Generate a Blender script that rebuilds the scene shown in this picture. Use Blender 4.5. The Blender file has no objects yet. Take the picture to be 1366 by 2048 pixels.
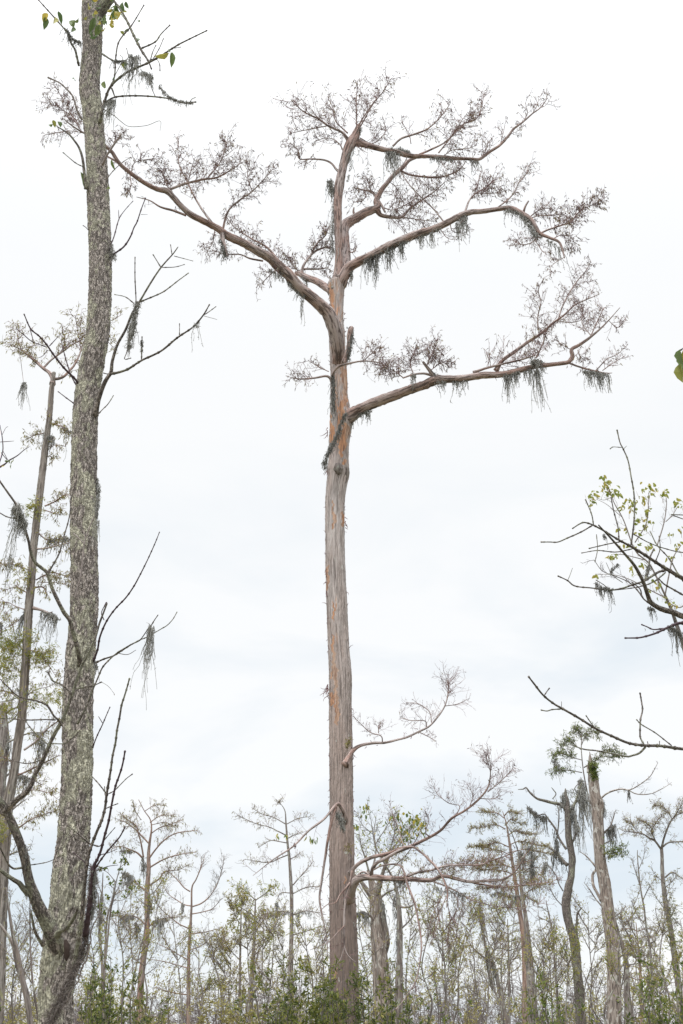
import bpy, math, random
import numpy as np

# ------------------------------------------------------------------ camera, sky, sun, exposure
sc = bpy.context.scene
COL = sc.collection
PITCH = math.radians(28.0)
F = 1992.0                      # focal length in pixels of the 1366 x 2048 photograph
CAM = np.array([0.0, 0.0, 1.7])
FW = np.array([0, math.cos(PITCH), math.sin(PITCH)])
UP = np.array([0, -math.sin(PITCH), math.cos(PITCH)])
cam = bpy.data.cameras.new('camera'); camo = bpy.data.objects.new('camera', cam); COL.objects.link(camo)
cam.sensor_fit = 'VERTICAL'; cam.sensor_height = 36.0; cam.lens = 36.0 * F / 2048.0
cam.clip_start = 0.1; cam.clip_end = 3000.0
camo.location = CAM; camo.rotation_euler = (math.pi / 2 + PITCH, 0, 0)
sc.camera = camo

SUN_EL, SUN_AZ = math.radians(50), math.radians(205)   # azimuth clockwise from +Y: behind the camera, a little left
w = bpy.data.worlds.new('World'); sc.world = w; w.use_nodes = True
nt = w.node_tree; nt.nodes.clear()
N = nt.nodes.new; L = nt.links.new
out = N('ShaderNodeOutputWorld')
sky = N('ShaderNodeTexSky'); sky.sky_type = 'NISHITA'; sky.sun_disc = False
sky.sun_elevation = SUN_EL; sky.sun_rotation = SUN_AZ
bg_sky = N('ShaderNodeBackground'); bg_sky.inputs['Strength'].default_value = 0.12
L(sky.outputs['Color'], bg_sky.inputs['Color'])
tc = N('ShaderNodeTexCoord')
mp = N('ShaderNodeMapping'); mp.inputs['Scale'].default_value = (1.0, 1.0, 2.6); mp.inputs['Location'].default_value = (0.35, 0.1, 0.22)
L(tc.outputs['Generated'], mp.inputs['Vector'])
cn = N('ShaderNodeTexNoise'); cn.inputs['Scale'].default_value = 3.0; cn.inputs['Detail'].default_value = 5; cn.inputs['Roughness'].default_value = 0.52; cn.inputs['Distortion'].default_value = 0.3
L(mp.outputs['Vector'], cn.inputs['Vector'])
sep = N('ShaderNodeSeparateXYZ'); L(tc.outputs['Generated'], sep.inputs['Vector'])
# overcast luminance rises to the zenith, boosted above the frame to light trunks
lum = N('ShaderNodeMapRange'); lum.inputs['From Min'].default_value = 0.0; lum.inputs['From Max'].default_value = 1.0
lum.inputs['To Min'].default_value = 0.925; lum.inputs['To Max'].default_value = 9.0
zp = N('ShaderNodeMath'); zp.operation = 'POWER'; zp.inputs[1].default_value = 15.0; zc = N('ShaderNodeMath'); zc.operation = 'MAXIMUM'; zc.inputs[1].default_value = 0.0
L(sep.outputs['Z'], zc.inputs[0]); L(zc.outputs[0], zp.inputs[0]); L(zp.outputs[0], lum.inputs['Value'])
thin = N('ShaderNodeMapRange'); thin.inputs['From Min'].default_value = 0.44; thin.inputs['From Max'].default_value = 0.66
L(cn.outputs['Fac'], thin.inputs['Value'])
low = N('ShaderNodeMapRange'); low.inputs['From Min'].default_value = 0.56; low.inputs['From Max'].default_value = 0.26; low.inputs['To Min'].default_value = 0.06
L(sep.outputs['Z'], low.inputs['Value'])
tf = N('ShaderNodeMath'); tf.operation = 'MULTIPLY'; L(thin.outputs[0], tf.inputs[0]); L(low.outputs[0], tf.inputs[1])
cc = N('ShaderNodeMix'); cc.data_type = 'RGBA'
cc.inputs['A'].default_value = (0.985, 0.995, 1.0, 1); cc.inputs['B'].default_value = (0.76, 0.835, 0.90, 1)
L(tf.outputs[0], cc.inputs['Factor'])
bg_c = N('ShaderNodeBackground'); L(cc.outputs['Result'], bg_c.inputs['Color']); L(lum.outputs[0], bg_c.inputs['Strength'])
mx = N('ShaderNodeMixShader'); mx.inputs['Fac'].default_value = 0.94
L(bg_sky.outputs[0], mx.inputs[1]); L(bg_c.outputs[0], mx.inputs[2]); L(mx.outputs[0], out.inputs['Surface'])

sl = bpy.data.lights.new('sun', 'SUN'); sl.energy = 1.5; sl.angle = math.radians(25); sl.color = (1.0, 0.97, 0.93)
so = bpy.data.objects.new('sun', sl); COL.objects.link(so)
so.rotation_euler = (math.pi / 2 - SUN_EL, 0, -SUN_AZ + math.pi)
so.location = (0, -5, 30)
sc.view_settings.view_transform = 'Standard'; sc.view_settings.look = 'None'
sc.view_settings.exposure = 0.16; sc.view_settings.gamma = 1.0
sc.cycles.max_bounces = 4; sc.cycles.diffuse_bounces = 2; sc.cycles.glossy_bounces = 1

# ------------------------------------------------------------------ helpers
R = random.Random(11)
RN = np.random.default_rng(7)

def at(px, py, Y):
    d = np.array([(px - 683) / F, 0, 0]) + UP * ((1024 - py) / F) + FW
    t = Y / d[1]
    return CAM + d * t

def depth(p): return float(np.dot(p - CAM, FW))
def pxm(p): return depth(p) / F          # metres per photo pixel at point p
def project(P):
    v = P - CAM; d = v @ FW
    return 683 + F * v[..., 0] / d, 1024 - F * (v @ UP) / d

def tag(o, label=None, cat=None, group=None, kind=None):
    if label: o['label'] = label
    if cat: o['category'] = cat
    if group: o['group'] = group
    if kind: o['kind'] = kind
    return o

def parse(s):
    return np.array([[float(v) for v in q.split(',')] for q in s.split()])

def catmull(P, step):
    """smooth curve through the rows of P; spacing about `step` in the first two columns"""
    n = len(P)
    if n < 3:
        k = max(2, int(np.hypot(*(P[-1] - P[0])[:2]) / step) + 1)
        t = np.linspace(0, 1, k)[:, None]
        return P[0] * (1 - t) + P[-1] * t
    Q = np.vstack([2 * P[0] - P[1], P, 2 * P[-1] - P[-2]])
    o = []
    for i in range(1, n):
        p0, p1, p2, p3 = Q[i - 1], Q[i], Q[i + 1], Q[i + 2]
        k = max(1, int(round(np.hypot(*(p2 - p1)[:2]) / step)))
        for j in range(k):
            t = j / k
            o.append(0.5 * (2 * p1 + (p2 - p0) * t + (2 * p0 - 5 * p1 + 4 * p2 - p3) * t * t + (3 * p1 - p0 - 3 * p2 + p3) * t ** 3))
    o.append(P[-1])
    return np.array(o)

# value noise, for lumpy bark outlines
_lat = RN.random((64, 64))
def vnoise(u, v):
    iu, iv = np.floor(u).astype(int), np.floor(v).astype(int)
    fu, fv = u - iu, v - iv
    fu = fu * fu * (3 - 2 * fu); fv = fv * fv * (3 - 2 * fv)
    a = _lat[iu % 64, iv % 64]; b = _lat[(iu + 1) % 64, iv % 64]; c = _lat[iu % 64, (iv + 1) % 64]; d = _lat[(iu + 1) % 64, (iv + 1) % 64]
    return (a * (1 - fu) + b * fu) * (1 - fv) + (c * (1 - fu) + d * fu) * fv

class Geo:
    """collects tubes, twigs and leaves; build() links them as one mesh object"""
    def __init__(s): s.V = []; s.Fq = []; s.Ft = []; s.A = []; s.UV = []; s.n = 0
    def add(s, V, Fq, Ft, A=None, UV=None):
        m = len(V)
        s.V.append(V)
        if len(Fq): s.Fq.append(np.asarray(Fq) + s.n)
        if len(Ft): s.Ft.append(np.asarray(Ft) + s.n)
        s.A.append(np.zeros(m) if A is None else A)
        s.UV.append(np.zeros((m, 2)) if UV is None else UV)
        s.n += m
    def tube(s, P, r, sides=6, rough=0.0, attr=None, wavelen=None, ridge=0):
        P = np.asarray(P, float); r = np.asarray(r, float); k = len(P)
        T = np.gradient(P, axis=0); T /= (np.linalg.norm(T, axis=1)[:, None] + 1e-12)
        ref = np.array([0, 1.0, 0]) if abs(T[0][1]) < 0.9 else np.array([1.0, 0, 0])
        u = np.cross(T[0], ref); u /= np.linalg.norm(u)
        Us = [u]
        for i in range(1, k):
            u = u - T[i] * np.dot(u, T[i]); u /= (np.linalg.norm(u) + 1e-12); Us.append(u)
        U = np.array(Us); W = np.cross(T, U)
        a = np.linspace(0, 2 * math.pi, sides, endpoint=False)
        ln = np.concatenate([[0], np.cumsum(np.linalg.norm(np.diff(P, axis=0), axis=1))])
        rr = r[:, None] * np.ones(sides)
        if rough > 0:
            wl = wavelen or 0.1
            off = R.random() * 50
            ca, sa = np.cos(a), np.sin(a)
            per = np.maximum(2, 6.28 * r.mean() / wl)
            nz = vnoise(off + (ca[None] + 1) * per * 0.5 + ln[:, None] / wl * 0.6, off + (sa[None] + 1) * per * 0.5 + ln[:, None] / wl * 0.45) \
               + 0.6 * vnoise(off + (ca[None] + 1) * per * 1.3 + 7 + ln[:, None] / wl * 1.7, off + (sa[None] + 1) * per * 1.3 - ln[:, None] / wl * 1.2 + 40)
            lump = vnoise(off + ln[:, None] / (r.mean() * 9) + ca[None] * .8 + 3, off + sa[None] * .9 + 9 + 0 * ln[:, None]) - 0.5
            rr = rr * (1 + rough * (nz - 0.8) + rough * 0.9 * lump)
        V = P[:, None] + rr[..., None] * (np.cos(a)[None, :, None] * U[:, None] + np.sin(a)[None, :, None] * W[:, None])
        V = V.reshape(-1, 3)
        i = np.arange(k - 1)[:, None] * sides; j = np.arange(sides)[None]
        jn = (j + 1) % sides
        Fq = np.stack([i + j, i + jn, i + sides + jn, i + sides + j], -1).reshape(-1, 4)
        b = k * sides
        V = np.vstack([V, P[0] - T[0] * r[0] * .3, P[-1] + T[-1] * r[-1] * .8])
        j = np.arange(sides)
        Ft = np.vstack([np.stack([np.full(sides, b), (j + 1) % sides, j], -1),
                        np.stack([np.full(sides, b + 1), (k - 1) * sides + j, (k - 1) * sides + (j + 1) % sides], -1)])
        circ = 2 * math.pi * max(r.mean(), 1e-4)
        fold = np.abs(a / (2 * math.pi) - 0.5) * 2 * circ * 0.5    # mirrored, so there is no seam
        uv = np.stack([np.tile(fold, k) + 0.013 * V[:-2, 0], np.repeat(ln, sides)], -1)
        uv += np.array([R.random() * 9, R.random() * 9])
        uv = np.vstack([uv, uv[0], uv[-1]])
        A = np.full(len(V), 0.0) if attr is None else (attr(V) if callable(attr) else np.full(len(V), attr))
        s.add(V, Fq, Ft, A, uv)
    def twigs(s, P, r, sides=3, tint=None):
        """P (M,K,3), r (M,K): many thin tubes at once"""
        if len(P) == 0: return
        P = np.asarray(P, float); r = np.asarray(r, float)
        M, K, _ = P.shape
        D = P[:, -1] - P[:, 0]; D /= (np.linalg.norm(D, axis=1)[:, None] + 1e-12)
        ref = np.where(np.abs(D[:, 1:2]) < .9, np.array([[0, 1.0, 0]]), np.array([[1.0, 0, 0]]))
        U = np.cross(D, ref); U /= (np.linalg.norm(U, axis=1)[:, None] + 1e-12); W = np.cross(D, U)
        a = np.linspace(0, 2 * math.pi, sides, endpoint=False)
        ring = np.cos(a)[None, :, None] * U[:, None] + np.sin(a)[None, :, None] * W[:, None]
        V = (P[:, :, None] + r[:, :, None, None] * ring[:, None]).reshape(-1, 3)
        m = np.arange(M)[:, None, None] * K * sides; i = np.arange(K - 1)[None, :, None] * sides; j = np.arange(sides)[None, None]
        jn = (j + 1) % sides
        Fq = np.stack([m + i + j, m + i + jn, m + i + sides + jn, m + i + sides + j], -1).reshape(-1, 4)
        Ft = (np.arange(M)[:, None] * K * sides + (K - 1) * sides + np.arange(3)[None]) if sides == 3 else np.zeros((0, 3), int)
        A = np.repeat(RN.random(M) if tint is None else tint, K * sides)
        s.add(V, Fq, Ft, A, np.stack([V[:, 0] * 1.0, V[:, 2]], -1))
    def leaves(s, P, D, ln, wd, tint=None, fold=0.35, shape='kite'):
        if len(P) == 0: return
        P = np.asarray(P, float); D = np.asarray(D, float); M = len(P)
        D = D / (np.linalg.norm(D, axis=1)[:, None] + 1e-12)
        S = np.cross(D, RN.normal(size=(M, 3))); S /= (np.linalg.norm(S, axis=1)[:, None] + 1e-12)
        Nn = np.cross(D, S)
        ln = np.asarray(ln)[:, None]; wd = np.asarray(wd)[:, None]
        v0 = P; v1 = P + D * ln * .42 + S * wd * .5 + Nn * wd * fold; v2 = P + D * ln + Nn * ln * -.12; v3 = P + D * ln * .42 - S * wd * .5 + Nn * wd * fold
        if shape == 'kite':
            V = np.stack([v0, v1, v2, v3], 1).reshape(-1, 3)
            b = np.arange(M)[:, None] * 4
            Ft = np.vstack([b + np.array([[0, 1, 2]]), b + np.array([[0, 2, 3]])]); k = 4
        else:   # a rounder blade with a midrib fold and a curved tip
            m1 = P + D * ln * .45
            a1 = P + D * ln * .2 + S * wd * .36 + Nn * wd * fold * .7; a2 = P + D * ln * .2 - S * wd * .36 + Nn * wd * fold * .7
            c1 = P + D * ln * .72 + S * wd * .38 + Nn * (wd * fold * .5 - ln * .05); c2 = P + D * ln * .72 - S * wd * .38 + Nn * (wd * fold * .5 - ln * .05)
            V = np.stack([v0, a1, v1, c1, v2, c2, v3, a2, m1], 1).reshape(-1, 3)
            b = np.arange(M)[:, None] * 9; k = 9
            Ft = np.vstack([b + np.array([[8, i, (i + 1) % 8]]) for i in range(8)])
        A = np.repeat(RN.random(M) if tint is None else tint, k)
        s.add(V, [], Ft, A, np.zeros((len(V), 2)))
    def build(s, name, mat, parent=None, origin=None, smooth=True):
        if s.n == 0: return None
        V = np.vstack(s.V)
        org = np.zeros(3) if origin is None else np.asarray(origin)
        V = V - org
        q = np.vstack(s.Fq) if s.Fq else np.zeros((0, 4), int); t = np.vstack(s.Ft) if s.Ft else np.zeros((0, 3), int)
        me = bpy.data.meshes.new(name)
        me.vertices.add(len(V)); me.vertices.foreach_set('co', V.astype(np.float32).ravel())
        loops = np.concatenate([q.ravel(), t.ravel()]).astype(np.int32)
        me.loops.add(len(loops)); me.loops.foreach_set('vertex_index', loops)
        st = np.concatenate([np.arange(len(q)) * 4, len(q) * 4 + np.arange(len(t)) * 3]).astype(np.int32)
        me.polygons.add(len(st)); me.polygons.foreach_set('loop_start', st)
        me.polygons.foreach_set('use_smooth', np.full(len(st), smooth))
        at_ = me.attributes.new('tint', 'FLOAT', 'POINT'); at_.data.foreach_set('value', np.concatenate(s.A).astype(np.float32))
        uvl = me.uv_layers.new(name='UVMap'); uvl.data.foreach_set('uv', np.vstack(s.UV)[loops].astype(np.float32).ravel())
        me.update(calc_edges=True)
        me.materials.append(mat)
        o = bpy.data.objects.new(name, me); COL.objects.link(o)
        if parent is not None: o.parent = parent
        else: o.location = org
        return o

# ------------------------------------------------------------------ materials
def mat_base(name, rough=0.85):
    m = bpy.data.materials.new(name); m.use_nodes = True
    n = m.node_tree; b = n.nodes['Principled BSDF']; b.inputs['Roughness'].default_value = rough
    b.inputs['Specular IOR Level'].default_value = 0.25
    return m, n, b

def ramp(n, stops, src):
    r = n.nodes.new('ShaderNodeValToRGB'); e = r.color_ramp.elements
    while len(e) > 1: e.remove(e[-1])
    e[0].position = stops[0][0]; e[0].color = (*stops[0][1], 1)
    for p, c in stops[1:]:
        k = e.new(p); k.color = (*c, 1)
    n.links.new(src, r.inputs['Fac']); return r.outputs['Color']

def mixc(n, f, a, b):
    m = n.nodes.new('ShaderNodeMix'); m.data_type = 'RGBA'
    for key, v in (('Factor', f), ('A', a), ('B', b)):
        if isinstance(v, (tuple, list)): m.inputs[key].default_value = (*v, 1)
        elif isinstance(v, (int, float)): m.inputs[key].default_value = v
        else: n.links.new(v, m.inputs[key])
    return m.outputs['Result']

def uvnoise(n, su, sv, detail=5, rough=0.6, dist=0.0, space='UV', scale=1.0):
    t = n.nodes.new('ShaderNodeTexCoord'); mp = n.nodes.new('ShaderNodeMapping')
    mp.inputs['Scale'].default_value = (su, sv, sv if space != 'UV' else 1)
    n.links.new(t.outputs[space], mp.inputs['Vector'])
    z = n.nodes.new('ShaderNodeTexNoise'); z.inputs['Scale'].default_value = scale; z.inputs['Detail'].default_value = detail
    z.inputs['Roughness'].default_value = rough; z.inputs['Distortion'].default_value = dist
    n.links.new(mp.outputs['Vector'], z.inputs['Vector']); return z.outputs['Fac']

def step(n, src, a, b):
    m = n.nodes.new('ShaderNodeMapRange'); m.inputs['From Min'].default_value = a; m.inputs['From Max'].default_value = b
    m.interpolation_type = 'SMOOTHSTEP'
    n.links.new(src, m.inputs['Value']); return m.outputs[0]

def mul(n, a, b, op='MULTIPLY'):
    m = n.nodes.new('ShaderNodeMath'); m.operation = op
    for i, v in enumerate((a, b)):
        if isinstance(v, (int, float)): m.inputs[i].default_value = v
        else: n.links.new(v, m.inputs[i])
    return m.outputs[0]

def bump(n, b, h, s, d):
    k = n.nodes.new('ShaderNodeBump'); k.inputs['Strength'].default_value = s; k.inputs['Distance'].default_value = d
    n.links.new(h, k.inputs['Height']); n.links.new(k.outputs[0], b.inputs['Normal'])

def tint(n):
    a = n.nodes.new('ShaderNodeAttribute'); a.attribute_name = 'tint'; return a.outputs['Fac']

def bark_fibre(name, grey, brown, dark, peel=None, fu=42, fv=2.6, warm=0.5, lichen=None, lt=(.60, .66), foot=None):
    """stringy cypress bark: long vertical strips, attribute `tint` 0..1 = freshly peeled"""
    m, n, b = mat_base(name, 0.9)
    f1 = uvnoise(n, fu, fv, 4, .65, .4); f2 = uvnoise(n, fu * 2.6, fv * 2, 3, .6)
    f3 = uvnoise(n, 5, .9, 4, .6, .6)
    base = mixc(n, step(n, f3, .38 + .2 * (0.5 - warm), .62 + .2 * (0.5 - warm)), grey, brown)
    base = mixc(n, mul(n, step(n, f2, .45, .62), .45), base, tuple(min(1, c * 1.3) for c in grey))
    if foot is not None:      # lowest metres: redder brown bark, with some shrub shade put into the colour
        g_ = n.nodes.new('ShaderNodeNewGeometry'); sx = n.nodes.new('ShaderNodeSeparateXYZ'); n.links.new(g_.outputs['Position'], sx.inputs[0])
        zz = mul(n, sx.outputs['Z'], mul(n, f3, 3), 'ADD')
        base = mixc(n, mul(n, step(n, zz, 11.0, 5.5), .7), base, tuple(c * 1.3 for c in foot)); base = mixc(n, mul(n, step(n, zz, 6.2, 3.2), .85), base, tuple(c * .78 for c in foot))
    fis = step(n, f1, .52, .42)
    base = mixc(n, mul(n, fis, .85), base, dark); base = mixc(n, mul(n, step(n, uvnoise(n, fu * .5, fv * 1.5, 3, .6, 1.0), .40, .30), .6), base, dark)
    if lichen is not None:
        l1 = uvnoise(n, 9, 5, 5, .65, .5)
        base = mixc(n, step(n, l1, *lt), base, lichen)
    if peel is not None:
        pn = mul(n, mul(n, uvnoise(n, 30, 3, 3, .6), 0.7), -0.35, 'ADD')
        pf = step(n, mul(n, tint(n), pn, 'ADD'), .42, .56)
        pc = mixc(n, step(n, uvnoise(n, 4, .8, 2, .5), .40, .60), (.58, .43, .34), peel); pc = mixc(n, step(n, uvnoise(n, 60, 3.0, 3, .6), .45, .62), pc, (.26, .15, .11))
        base = mixc(n, pf, base, pc)
    n.links.new(base, b.inputs['Base Color'])
    bump(n, b, mul(n, f1, mul(n, f2, .4), 'ADD'), .9, .02)
    return m

def bark_plate(name, light, mid, dark, lichen, lt=(.47, .55), s=1.0, red=None):
    """ridged bark broken by short cracks, with crusts of pale lichen"""
    m, n, b = mat_base(name, 0.95)
    def ridged(su, sv, w_, dist):
        z = uvnoise(n, su * s, sv * s, 4, .6, dist)
        a = mul(n, mul(n, z, -.5, 'ADD'), 0, 'ADD'); ab = n.nodes.new('ShaderNodeMath'); ab.operation = 'ABSOLUTE'; n.links.new(a, ab.inputs[0])
        return step(n, ab.outputs[0], w_, w_ * .15)
    c1 = ridged(34, 8, .055, .8); c2 = ridged(22, 26, .036, 1.2)
    low = uvnoise(n, 48 * s, 12 * s, 4, .65, .6)
    f3 = uvnoise(n, 26 * s, 12 * s, 5, .7); f4 = uvnoise(n, 3.0 / s, 1.4 / s, 3, .6)
    base = mixc(n, step(n, f3, .36, .64), mid, light)
    base = mixc(n, mul(n, step(n, low, .46, .34), .62), base, dark)
    l1 = uvnoise(n, 10 * s, 5.5 * s, 7, .68, .6)
    lf = mul(n, step(n, mul(n, l1, mul(n, mul(n, f4, -.5, 'ADD'), .9), 'ADD'), *lt), .85)
    lc = mixc(n, step(n, uvnoise(n, 70, 50, 3, .6), .4, .6), lichen, tuple(c * .68 for c in lichen))
    base = mixc(n, lf, base, lc)
    mxn = n.nodes.new('ShaderNodeMath'); mxn.operation = 'MAXIMUM'; n.links.new(c1, mxn.inputs[0]); n.links.new(mul(n, c2, .8), mxn.inputs[1])
    cr = mul(n, mxn.outputs[0], mul(n, mul(n, lf, -.45), .9, 'ADD'))
    base = mixc(n, cr, base, dark)
    n.links.new(base, b.inputs['Base Color'])
    bump(n, b, mul(n, mul(n, low, mul(n, mxn.outputs[0], -.6), 'ADD'), mul(n, lf, .25), 'ADD'), 1.0, .014)
    return m

def flat(name, c1, c2, rough=.8, trans=0.0, c3=None):
    m, n, b = mat_base(name, rough)
    t = tint(n)
    c = ramp(n, [(0, c1), (.55, c2)] + ([(1, c3)] if c3 else []), t)
    n.links.new(c, b.inputs['Base Color'])
    if trans:   # leaves let light through
        tr = n.nodes.new('ShaderNodeBsdfTranslucent'); n.links.new(c, tr.inputs['Color'])
        mx = n.nodes.new('ShaderNodeMixShader'); mx.inputs[0].default_value = trans
        o = n.nodes['Material Output']; n.links.new(b.outputs[0], mx.inputs[1]); n.links.new(tr.outputs[0], mx.inputs[2]); n.links.new(mx.outputs[0], o.inputs['Surface'])
    return m

M = {
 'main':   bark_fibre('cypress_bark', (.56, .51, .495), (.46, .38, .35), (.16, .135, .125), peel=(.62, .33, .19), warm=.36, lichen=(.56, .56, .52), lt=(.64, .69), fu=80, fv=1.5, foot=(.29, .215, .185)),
 'limb':   bark_fibre('cypress_limb_bark', (.45, .385, .37), (.36, .235, .20), (.08, .06, .055), peel=(.54, .30, .20), warm=.55, fu=38, fv=3.2),
 'twig':   flat('cypress_twig', (.17, .10, .105), (.27, .17, .165), .8),
 'dry':    flat('dry_cypress_leaf', (.11, .08, .085), (.18, .135, .125), .8, .25, (.36, .30, .16)),
 'dark':   flat('dark_shoot', (.075, .05, .06), (.115, .085, .09), .7),
 'pale':   flat('pale_shoot', (.30, .26, .25), (.38, .34, .32), .8),
 'left':   bark_plate('lichened_bark', (.60, .545, .50), (.44, .39, .36), (.10, .085, .078), (.70, .69, .54), (.50, .53), 1.05),
 'leftlimb': bark_plate('lichened_limb_bark', (.42, .37, .34), (.26, .23, .205), (.07, .06, .055), (.52, .53, .40), (.50, .58), 1.6),
 'moss':   flat('spanish_moss', (.27, .27, .255), (.42, .42, .395), .95, .25, (.56, .555, .53)),
 'mossd':  flat('spanish_moss_dark', (.15, .15, .142), (.25, .25, .235), .95, .15, (.37, .37, .35)),
 'vine':   flat('hairy_vine', (.11, .09, .08), (.22, .19, .175), .95, 0, (.34, .31, .29)),
 'bgbark': bark_fibre('grey_bark', (.27, .245, .23), (.22, .18, .16), (.09, .075, .07), fu=30, fv=2, lichen=(.38, .385, .34), lt=(.52, .62)),
 'bgred':  bark_fibre('red_bark', (.30, .25, .225), (.36, .225, .17), (.13, .09, .08), fu=30, fv=2, warm=.5),
 'snag':   bark_fibre('weathered_bark', (.35, .305, .275), (.28, .225, .195), (.10, .08, .07), fu=26, fv=3, lichen=(.50, .475, .44), lt=(.54, .60)),
 'olive':  bark_fibre('olive_bark', (.31, .285, .26), (.26, .22, .195), (.10, .085, .075), fu=34, fv=2, lichen=(.34, .33, .20), lt=(.60, .70)),
 'bgtwig': flat('grey_twig', (.12, .105, .10), (.23, .20, .19), .85),
 'bgtwigr': flat('brown_twig', (.15, .11, .095), (.26, .19, .165), .85),
 'green':  flat('green_leaf', (.075, .12, .025), (.15, .20, .045), .55, .35, (.30, .31, .07)),
 'dgreen': flat('evergreen_leaf', (.08, .11, .03), (.18, .21, .055), .45, .35, (.36, .35, .09)),
 'ygreen': flat('yellow_green_leaf', (.22, .27, .06), (.36, .38, .09), .55, .4, (.50, .40, .10)),
 'deep':   flat('deep_evergreen_leaf', (.045, .07, .022), (.11, .145, .04), .45, .3, (.27, .28, .08)),
 'olivel': flat('olive_leaf', (.18, .155, .06), (.32, .29, .11), .7, .35, (.46, .42, .16)),
 'vgreen': flat('vine_leaf', (.10, .16, .06), (.20, .26, .08), .5, .35, (.60, .48, .08)),
 'heart':  flat('rotten_wood', (.05, .035, .03), (.09, .06, .05), .9),
}

# ------------------------------------------------------------------ growing things
def wander(p, d, ln, K=5, curl=.35, up=.15):
    P = [np.array(p)]; d = np.array(d, float)
    for i in range(K - 1):
        d = d + RN.normal(size=3) * curl * np.array([1, 1, 1]) + np.array([0, 0, up])
        d /= np.linalg.norm(d) + 1e-9
        P.append(P[-1] + d * ln / (K - 1))
    return np.array(P), d

class Spray:
    """twigs and leaves of one part"""
    def __init__(s): s.P = []; s.r = []; s.lp = []; s.ld = []; s.ll = []; s.lw = []
    def twig(s, P, r0, r1=None):
        K = len(P)
        s.P.append(P); s.r.append(np.linspace(r0, r0 * .5 if r1 is None else r1, K))
    def leaf(s, p, d, l, wd): s.lp.append(p); s.ld.append(d); s.ll.append(l); s.lw.append(wd)
    def flush(s, parent, wood, leafm, tn='twigs', ln='leaves', shape='kite', leafkind=None):
        if s.P:
            g = Geo(); g.twigs(np.array(s.P), np.array(s.r)); g.build(tn, wood, parent, s.org)
        if s.lp:
            g = Geo(); g.leaves(s.lp, s.ld, s.ll, s.lw, shape=shape); g.build(ln, leafm, parent, s.org, smooth=False)

SPREAD, LEAFK, TWK, NK = 1.42, .46, .76, 1.15
def grow(S, path, n, Lp, rp=.7, t0=.1, t1=1.0, lv=2, sub=4, up=.12, fwd=.7, leaf=(2, 7, 2.2, .8), curl=.17, flatz=1.0, bias=(0, 0, 0), tight=1.0):
    """n side twigs along path; lengths in photo pixels at that depth
    leaf = (per twig, length px, width px, droop)"""
    path = np.asarray(path); k = len(path); leaf = (leaf[0] * LEAFK, leaf[1], leaf[2], leaf[3]); n = max(1, round(n * NK))
    for i in range(n):
        t = t0 + (t1 - t0) * ((i + R.random()) / n)
        x = t * (k - 1); a = min(int(x), k - 2); fr = x - a
        p = path[a] * (1 - fr) + path[a + 1] * fr
        T = path[min(a + 1, k - 1)] - path[a]; T = T / (np.linalg.norm(T) + 1e-9)
        q = RN.normal(size=3); q[2] *= flatz; q[1] *= .8; q -= T * np.dot(q, T); q /= np.linalg.norm(q) + 1e-9
        d = T * fwd * (.4 + R.random()) + q + np.array([0, 0, up * 2]) + np.array(bias)
        d /= np.linalg.norm(d)
        u = pxm(p)
        ln = Lp * SPREAD * tight * u * (.3 + .8 * R.random()) * (1.15 - .4 * t)
        P, e = wander(p, d, ln, 5, curl, up * .5)
        r = rp * TWK * u * R.uniform(.7, 1.1)
        S.twig(P, r, r * .5)
        if lv > 1:
            grow2(S, P, sub, ln * .5, r * .7, lv - 1, up, leaf, u, curl)
        grow_leaf(S, P, leaf, u, 1)

def grow2(S, P, n, ln, r, lv, up, leaf, u, curl):
    k = max(1, int(n * (.6 + .8 * R.random())))
    for i in range(k):
        t = .15 + .85 * (i + R.random()) / k; x = t * 4; a = min(int(x), 3)
        p = P[a] + (P[a + 1] - P[a]) * (x - a)
        T = P[a + 1] - P[a]; T = T / (np.linalg.norm(T) + 1e-9)
        q = RN.normal(size=3); q -= T * np.dot(q, T); q /= np.linalg.norm(q) + 1e-9
        d = T * .75 + q * .85 + np.array([0, 0, up]); d /= np.linalg.norm(d)
        Q, e = wander(p, d, ln * (.4 + .8 * R.random()) * (1.2 - .5 * t), 5, curl * 1.3, up * .4)
        S.twig(Q, r, r * .6)
        if lv > 1: grow2(S, Q, n * .6, ln * .5, r * .7, lv - 1, up, leaf, u, curl)
        grow_leaf(S, Q, leaf, u, 1)

def grow_leaf(S, P, leaf, u, m):
    n, l, wd, droop = leaf
    k = int(n * m + R.random())
    for i in range(k):
        a = R.choice((1, 2, 3, 4)); p = P[a - 1] + (P[a] - P[a - 1]) * R.random()
        if R.random() < .3: p = P[4]
        d = RN.normal(size=3) * (1 - droop * .55) + np.array([0, 0, -droop * 1.3]) + (P[a] - P[a - 1]) / (np.linalg.norm(P[a] - P[a - 1]) + 1e-9) * .4
        S.leaf(p, d, l * u * (.5 + .9 * R.random()), wd * u * (.45 + .55 * R.random()))

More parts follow.
